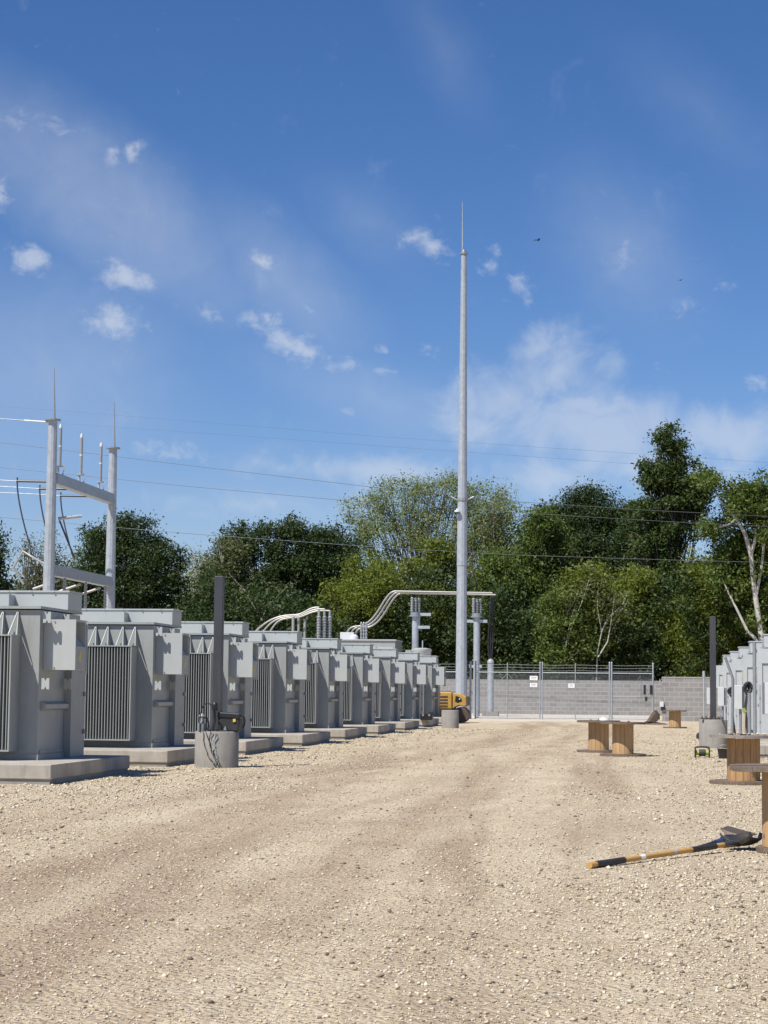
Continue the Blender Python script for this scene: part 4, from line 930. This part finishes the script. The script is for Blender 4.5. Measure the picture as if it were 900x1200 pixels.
# ------------------------------------------------------------------ light, sky
AZ, EL = math.radians(36), math.radians(56)
sdir = Vector((-math.sin(AZ)*math.cos(EL), -math.cos(AZ)*math.cos(EL), math.sin(EL)))
sun = bpy.data.lights.new('sun', 'SUN'); sun.energy = 4.2; sun.angle = math.radians(.53); sun.color = (1, .95, .88)
so_ = bpy.data.objects.new('sun', sun); COL.objects.link(so_); so_.rotation_euler = (-sdir).to_track_quat('-Z', 'Y').to_euler(); so_.location = (0, 0, 60)
wd = bpy.data.worlds.new('World'); S.world = wd; wd.use_nodes = True; nt = wd.node_tree; nt.nodes.clear(); g = NT(nt)
sky = g.n('ShaderNodeTexSky'); sky.sky_type = 'NISHITA'; sky.sun_disc = False; sky.sun_elevation = EL; sky.sun_rotation = math.atan2(sdir.x, sdir.y)
sky.air_density = .9; sky.dust_density = .25; sky.ozone_density = 3.5; sky.altitude = 50
tc = g.n('ShaderNodeTexCoord').outputs['Generated']; sx = g.n('ShaderNodeSeparateXYZ'); g.L(tc, sx.inputs[0])
az = g.math('ARCTAN2', sx.outputs[0], sx.outputs[1]); el = g.math('ARCSINE', sx.outputs[2])
K = 23.19                                   # 100 photo pixels per unit
cv = g.n('ShaderNodeCombineXYZ'); g.L(g.math('MULTIPLY', az, K), cv.inputs[0]); g.L(g.math('MULTIPLY', el, K), cv.inputs[1]); ang = cv.outputs[0]
dn = g.n('ShaderNodeTexNoise'); g.L(ang, dn.inputs['Vector']); dn.inputs['Scale'].default_value = 2.2; dn.inputs['Detail'].default_value = 8; dn.inputs['Roughness'].default_value = .6
dv = g.n('ShaderNodeVectorMath', operation='MULTIPLY_ADD'); sb_ = g.n('ShaderNodeVectorMath', operation='SUBTRACT'); g.L(dn.outputs['Color'], sb_.inputs[0]); sb_.inputs[1].default_value = (.5, .5, .5)
g.L(sb_.outputs[0], dv.inputs[0]); dv.inputs[1].default_value = (.5, .34, 0); g.L(ang, dv.inputs[2]); wang = dv.outputs[0]
def angle_of(px, py): d = ray(px, py).normalized(); return math.atan2(d.x, d.y)*K, math.asin(d.z)*K
def blobs(src, L):
    acc = None
    for (px, py, rx, ry, rot, s_) in L:
        a, e = angle_of(px, py); mp = g.n('ShaderNodeMapping'); mp.vector_type = 'TEXTURE'; g.L(src, mp.inputs[0])
        mp.inputs['Location'].default_value = (a, e, 0); mp.inputs['Rotation'].default_value = (0, 0, math.radians(-rot)); mp.inputs['Scale'].default_value = (rx/100, ry/100, 1)
        ln = g.n('ShaderNodeVectorMath', operation='LENGTH'); g.L(mp.outputs[0], ln.inputs[0])
        v = g.math('MULTIPLY', g.math('SUBTRACT', 1, ln.outputs['Value'], clamp=True), s_)
        acc = v if acc is None else g.math('MAXIMUM', acc, v)
    return acc
PUFF = [(38,304,34,24,15,1),(4,228,22,42,0,.8),(148,325,48,24,12,1),(132,378,50,24,14,1),(160,181,18,22,0,.8),(132,188,14,26,0,.55),(14,141,30,20,0,.5),(60,148,60,18,8,.45),
 (310,306,28,18,0,.75),(246,368,22,17,0,.7),(290,375,26,20,20,.65),(318,373,24,20,20,.7),(335,402,66,26,25,.85),(357,413,36,24,5,1),(403,427,34,18,10,.6),(362,362,16,8,0,.4),
 (450,413,18,13,0,.55),(493,411,24,11,0,.55),(448,438,26,12,0,.45),(500,286,56,26,20,.85),(585,292,18,13,0,.55),(567,314,26,18,0,.7),(610,336,30,30,20,.65),(620,352,18,13,0,.6),
 (405,483,34,14,5,.4),(858,337,30,14,0,.5),(802,362,44,26,-20,.4),(885,447,36,16,0,.6),(200,530,70,22,5,.6),(5,350,16,14,0,.4),(655,203,20,10,0,.3),(730,300,30,36,20,.35),(770,440,30,18,0,.35)]
BANK = [(640,440,95,75,-25,.6),(590,470,130,70,0,.6),(700,500,210,75,8,.75),(850,510,170,55,5,.7),(630,408,60,40,-20,.65),(560,500,90,40,0,.6),(720,425,60,50,0,.35),(450,552,240,32,3,.55),(330,545,150,26,0,.35),(760,545,220,40,0,.6),(300,590,300,30,0,.3),(640,560,150,40,0,.5),(690,480,120,30,0,.85)]
VEIL = [(120,235,320,110,32,.7),(330,330,200,90,40,.5),(60,430,240,200,0,.5),(450,470,300,70,20,.4),(730,290,170,110,50,.4),(430,260,130,70,30,.3),(820,130,200,70,40,.22),(520,60,140,60,60,.25),(420,600,700,80,0,.25)]
fb = g.noise(g.map(ang, (1, 1.25, 1)), 4.2, 9, .62, .4); fb2 = g.noise(ang, 1.4, 7, .6, .6)
pf = blobs(wang, PUFF); bk_ = blobs(wang, BANK); vl = blobs(wang, VEIL)
def sstep(x, lo, hi):
    m_ = g.n('ShaderNodeMapRange', interpolation_type='SMOOTHSTEP'); g.L(x, m_.inputs[0]); m_.inputs[1].default_value = lo; m_.inputs[2].default_value = hi; return m_.outputs[0]
a1 = g.math('MULTIPLY', sstep(g.math('ADD', pf, g.math('MULTIPLY', g.math('SUBTRACT', fb, .52), 1.5)), .16, .95), .54)
a2 = g.math('MULTIPLY', sstep(g.math('ADD', bk_, g.math('MULTIPLY', g.math('SUBTRACT', fb2, .5), 1.0)), .08, .66), .46)
a3 = g.math('MULTIPLY', g.math('MULTIPLY', sstep(vl, 0, .6), g.math('ADD', .4, fb2)), .26)
al = g.math('SUBTRACT', 1, g.math('MULTIPLY', g.math('MULTIPLY', g.math('SUBTRACT', 1, a1), g.math('SUBTRACT', 1, a2)), g.math('SUBTRACT', 1, a3)))
hs = g.n('ShaderNodeHueSaturation'); hs.inputs['Saturation'].default_value = 1.24; g.L(sky.outputs[0], hs.inputs['Color'])
skc = g.mix(1, hs.outputs[0], (1.06, .985, 1.13), 'MULTIPLY')
col = g.mix(al, skc, (7.3, 7.8, 8.6))
bg = g.n('ShaderNodeBackground'); g.L(col, bg.inputs[0]); bg.inputs[1].default_value = .065
ow = g.n('ShaderNodeOutputWorld'); g.L(bg.outputs[0], ow.inputs[0])
wd.cycles.sampling_method = 'MANUAL'; wd.cycles.sample_map_resolution = 512
S.view_settings.view_transform = 'Standard'; S.view_settings.look = 'None'; S.view_settings.exposure = .55; S.view_settings.gamma = 1
S.render.engine = 'CYCLES'; S.cycles.max_bounces = 6; S.cycles.transparent_max_bounces = 4; S.cycles.use_denoising = True
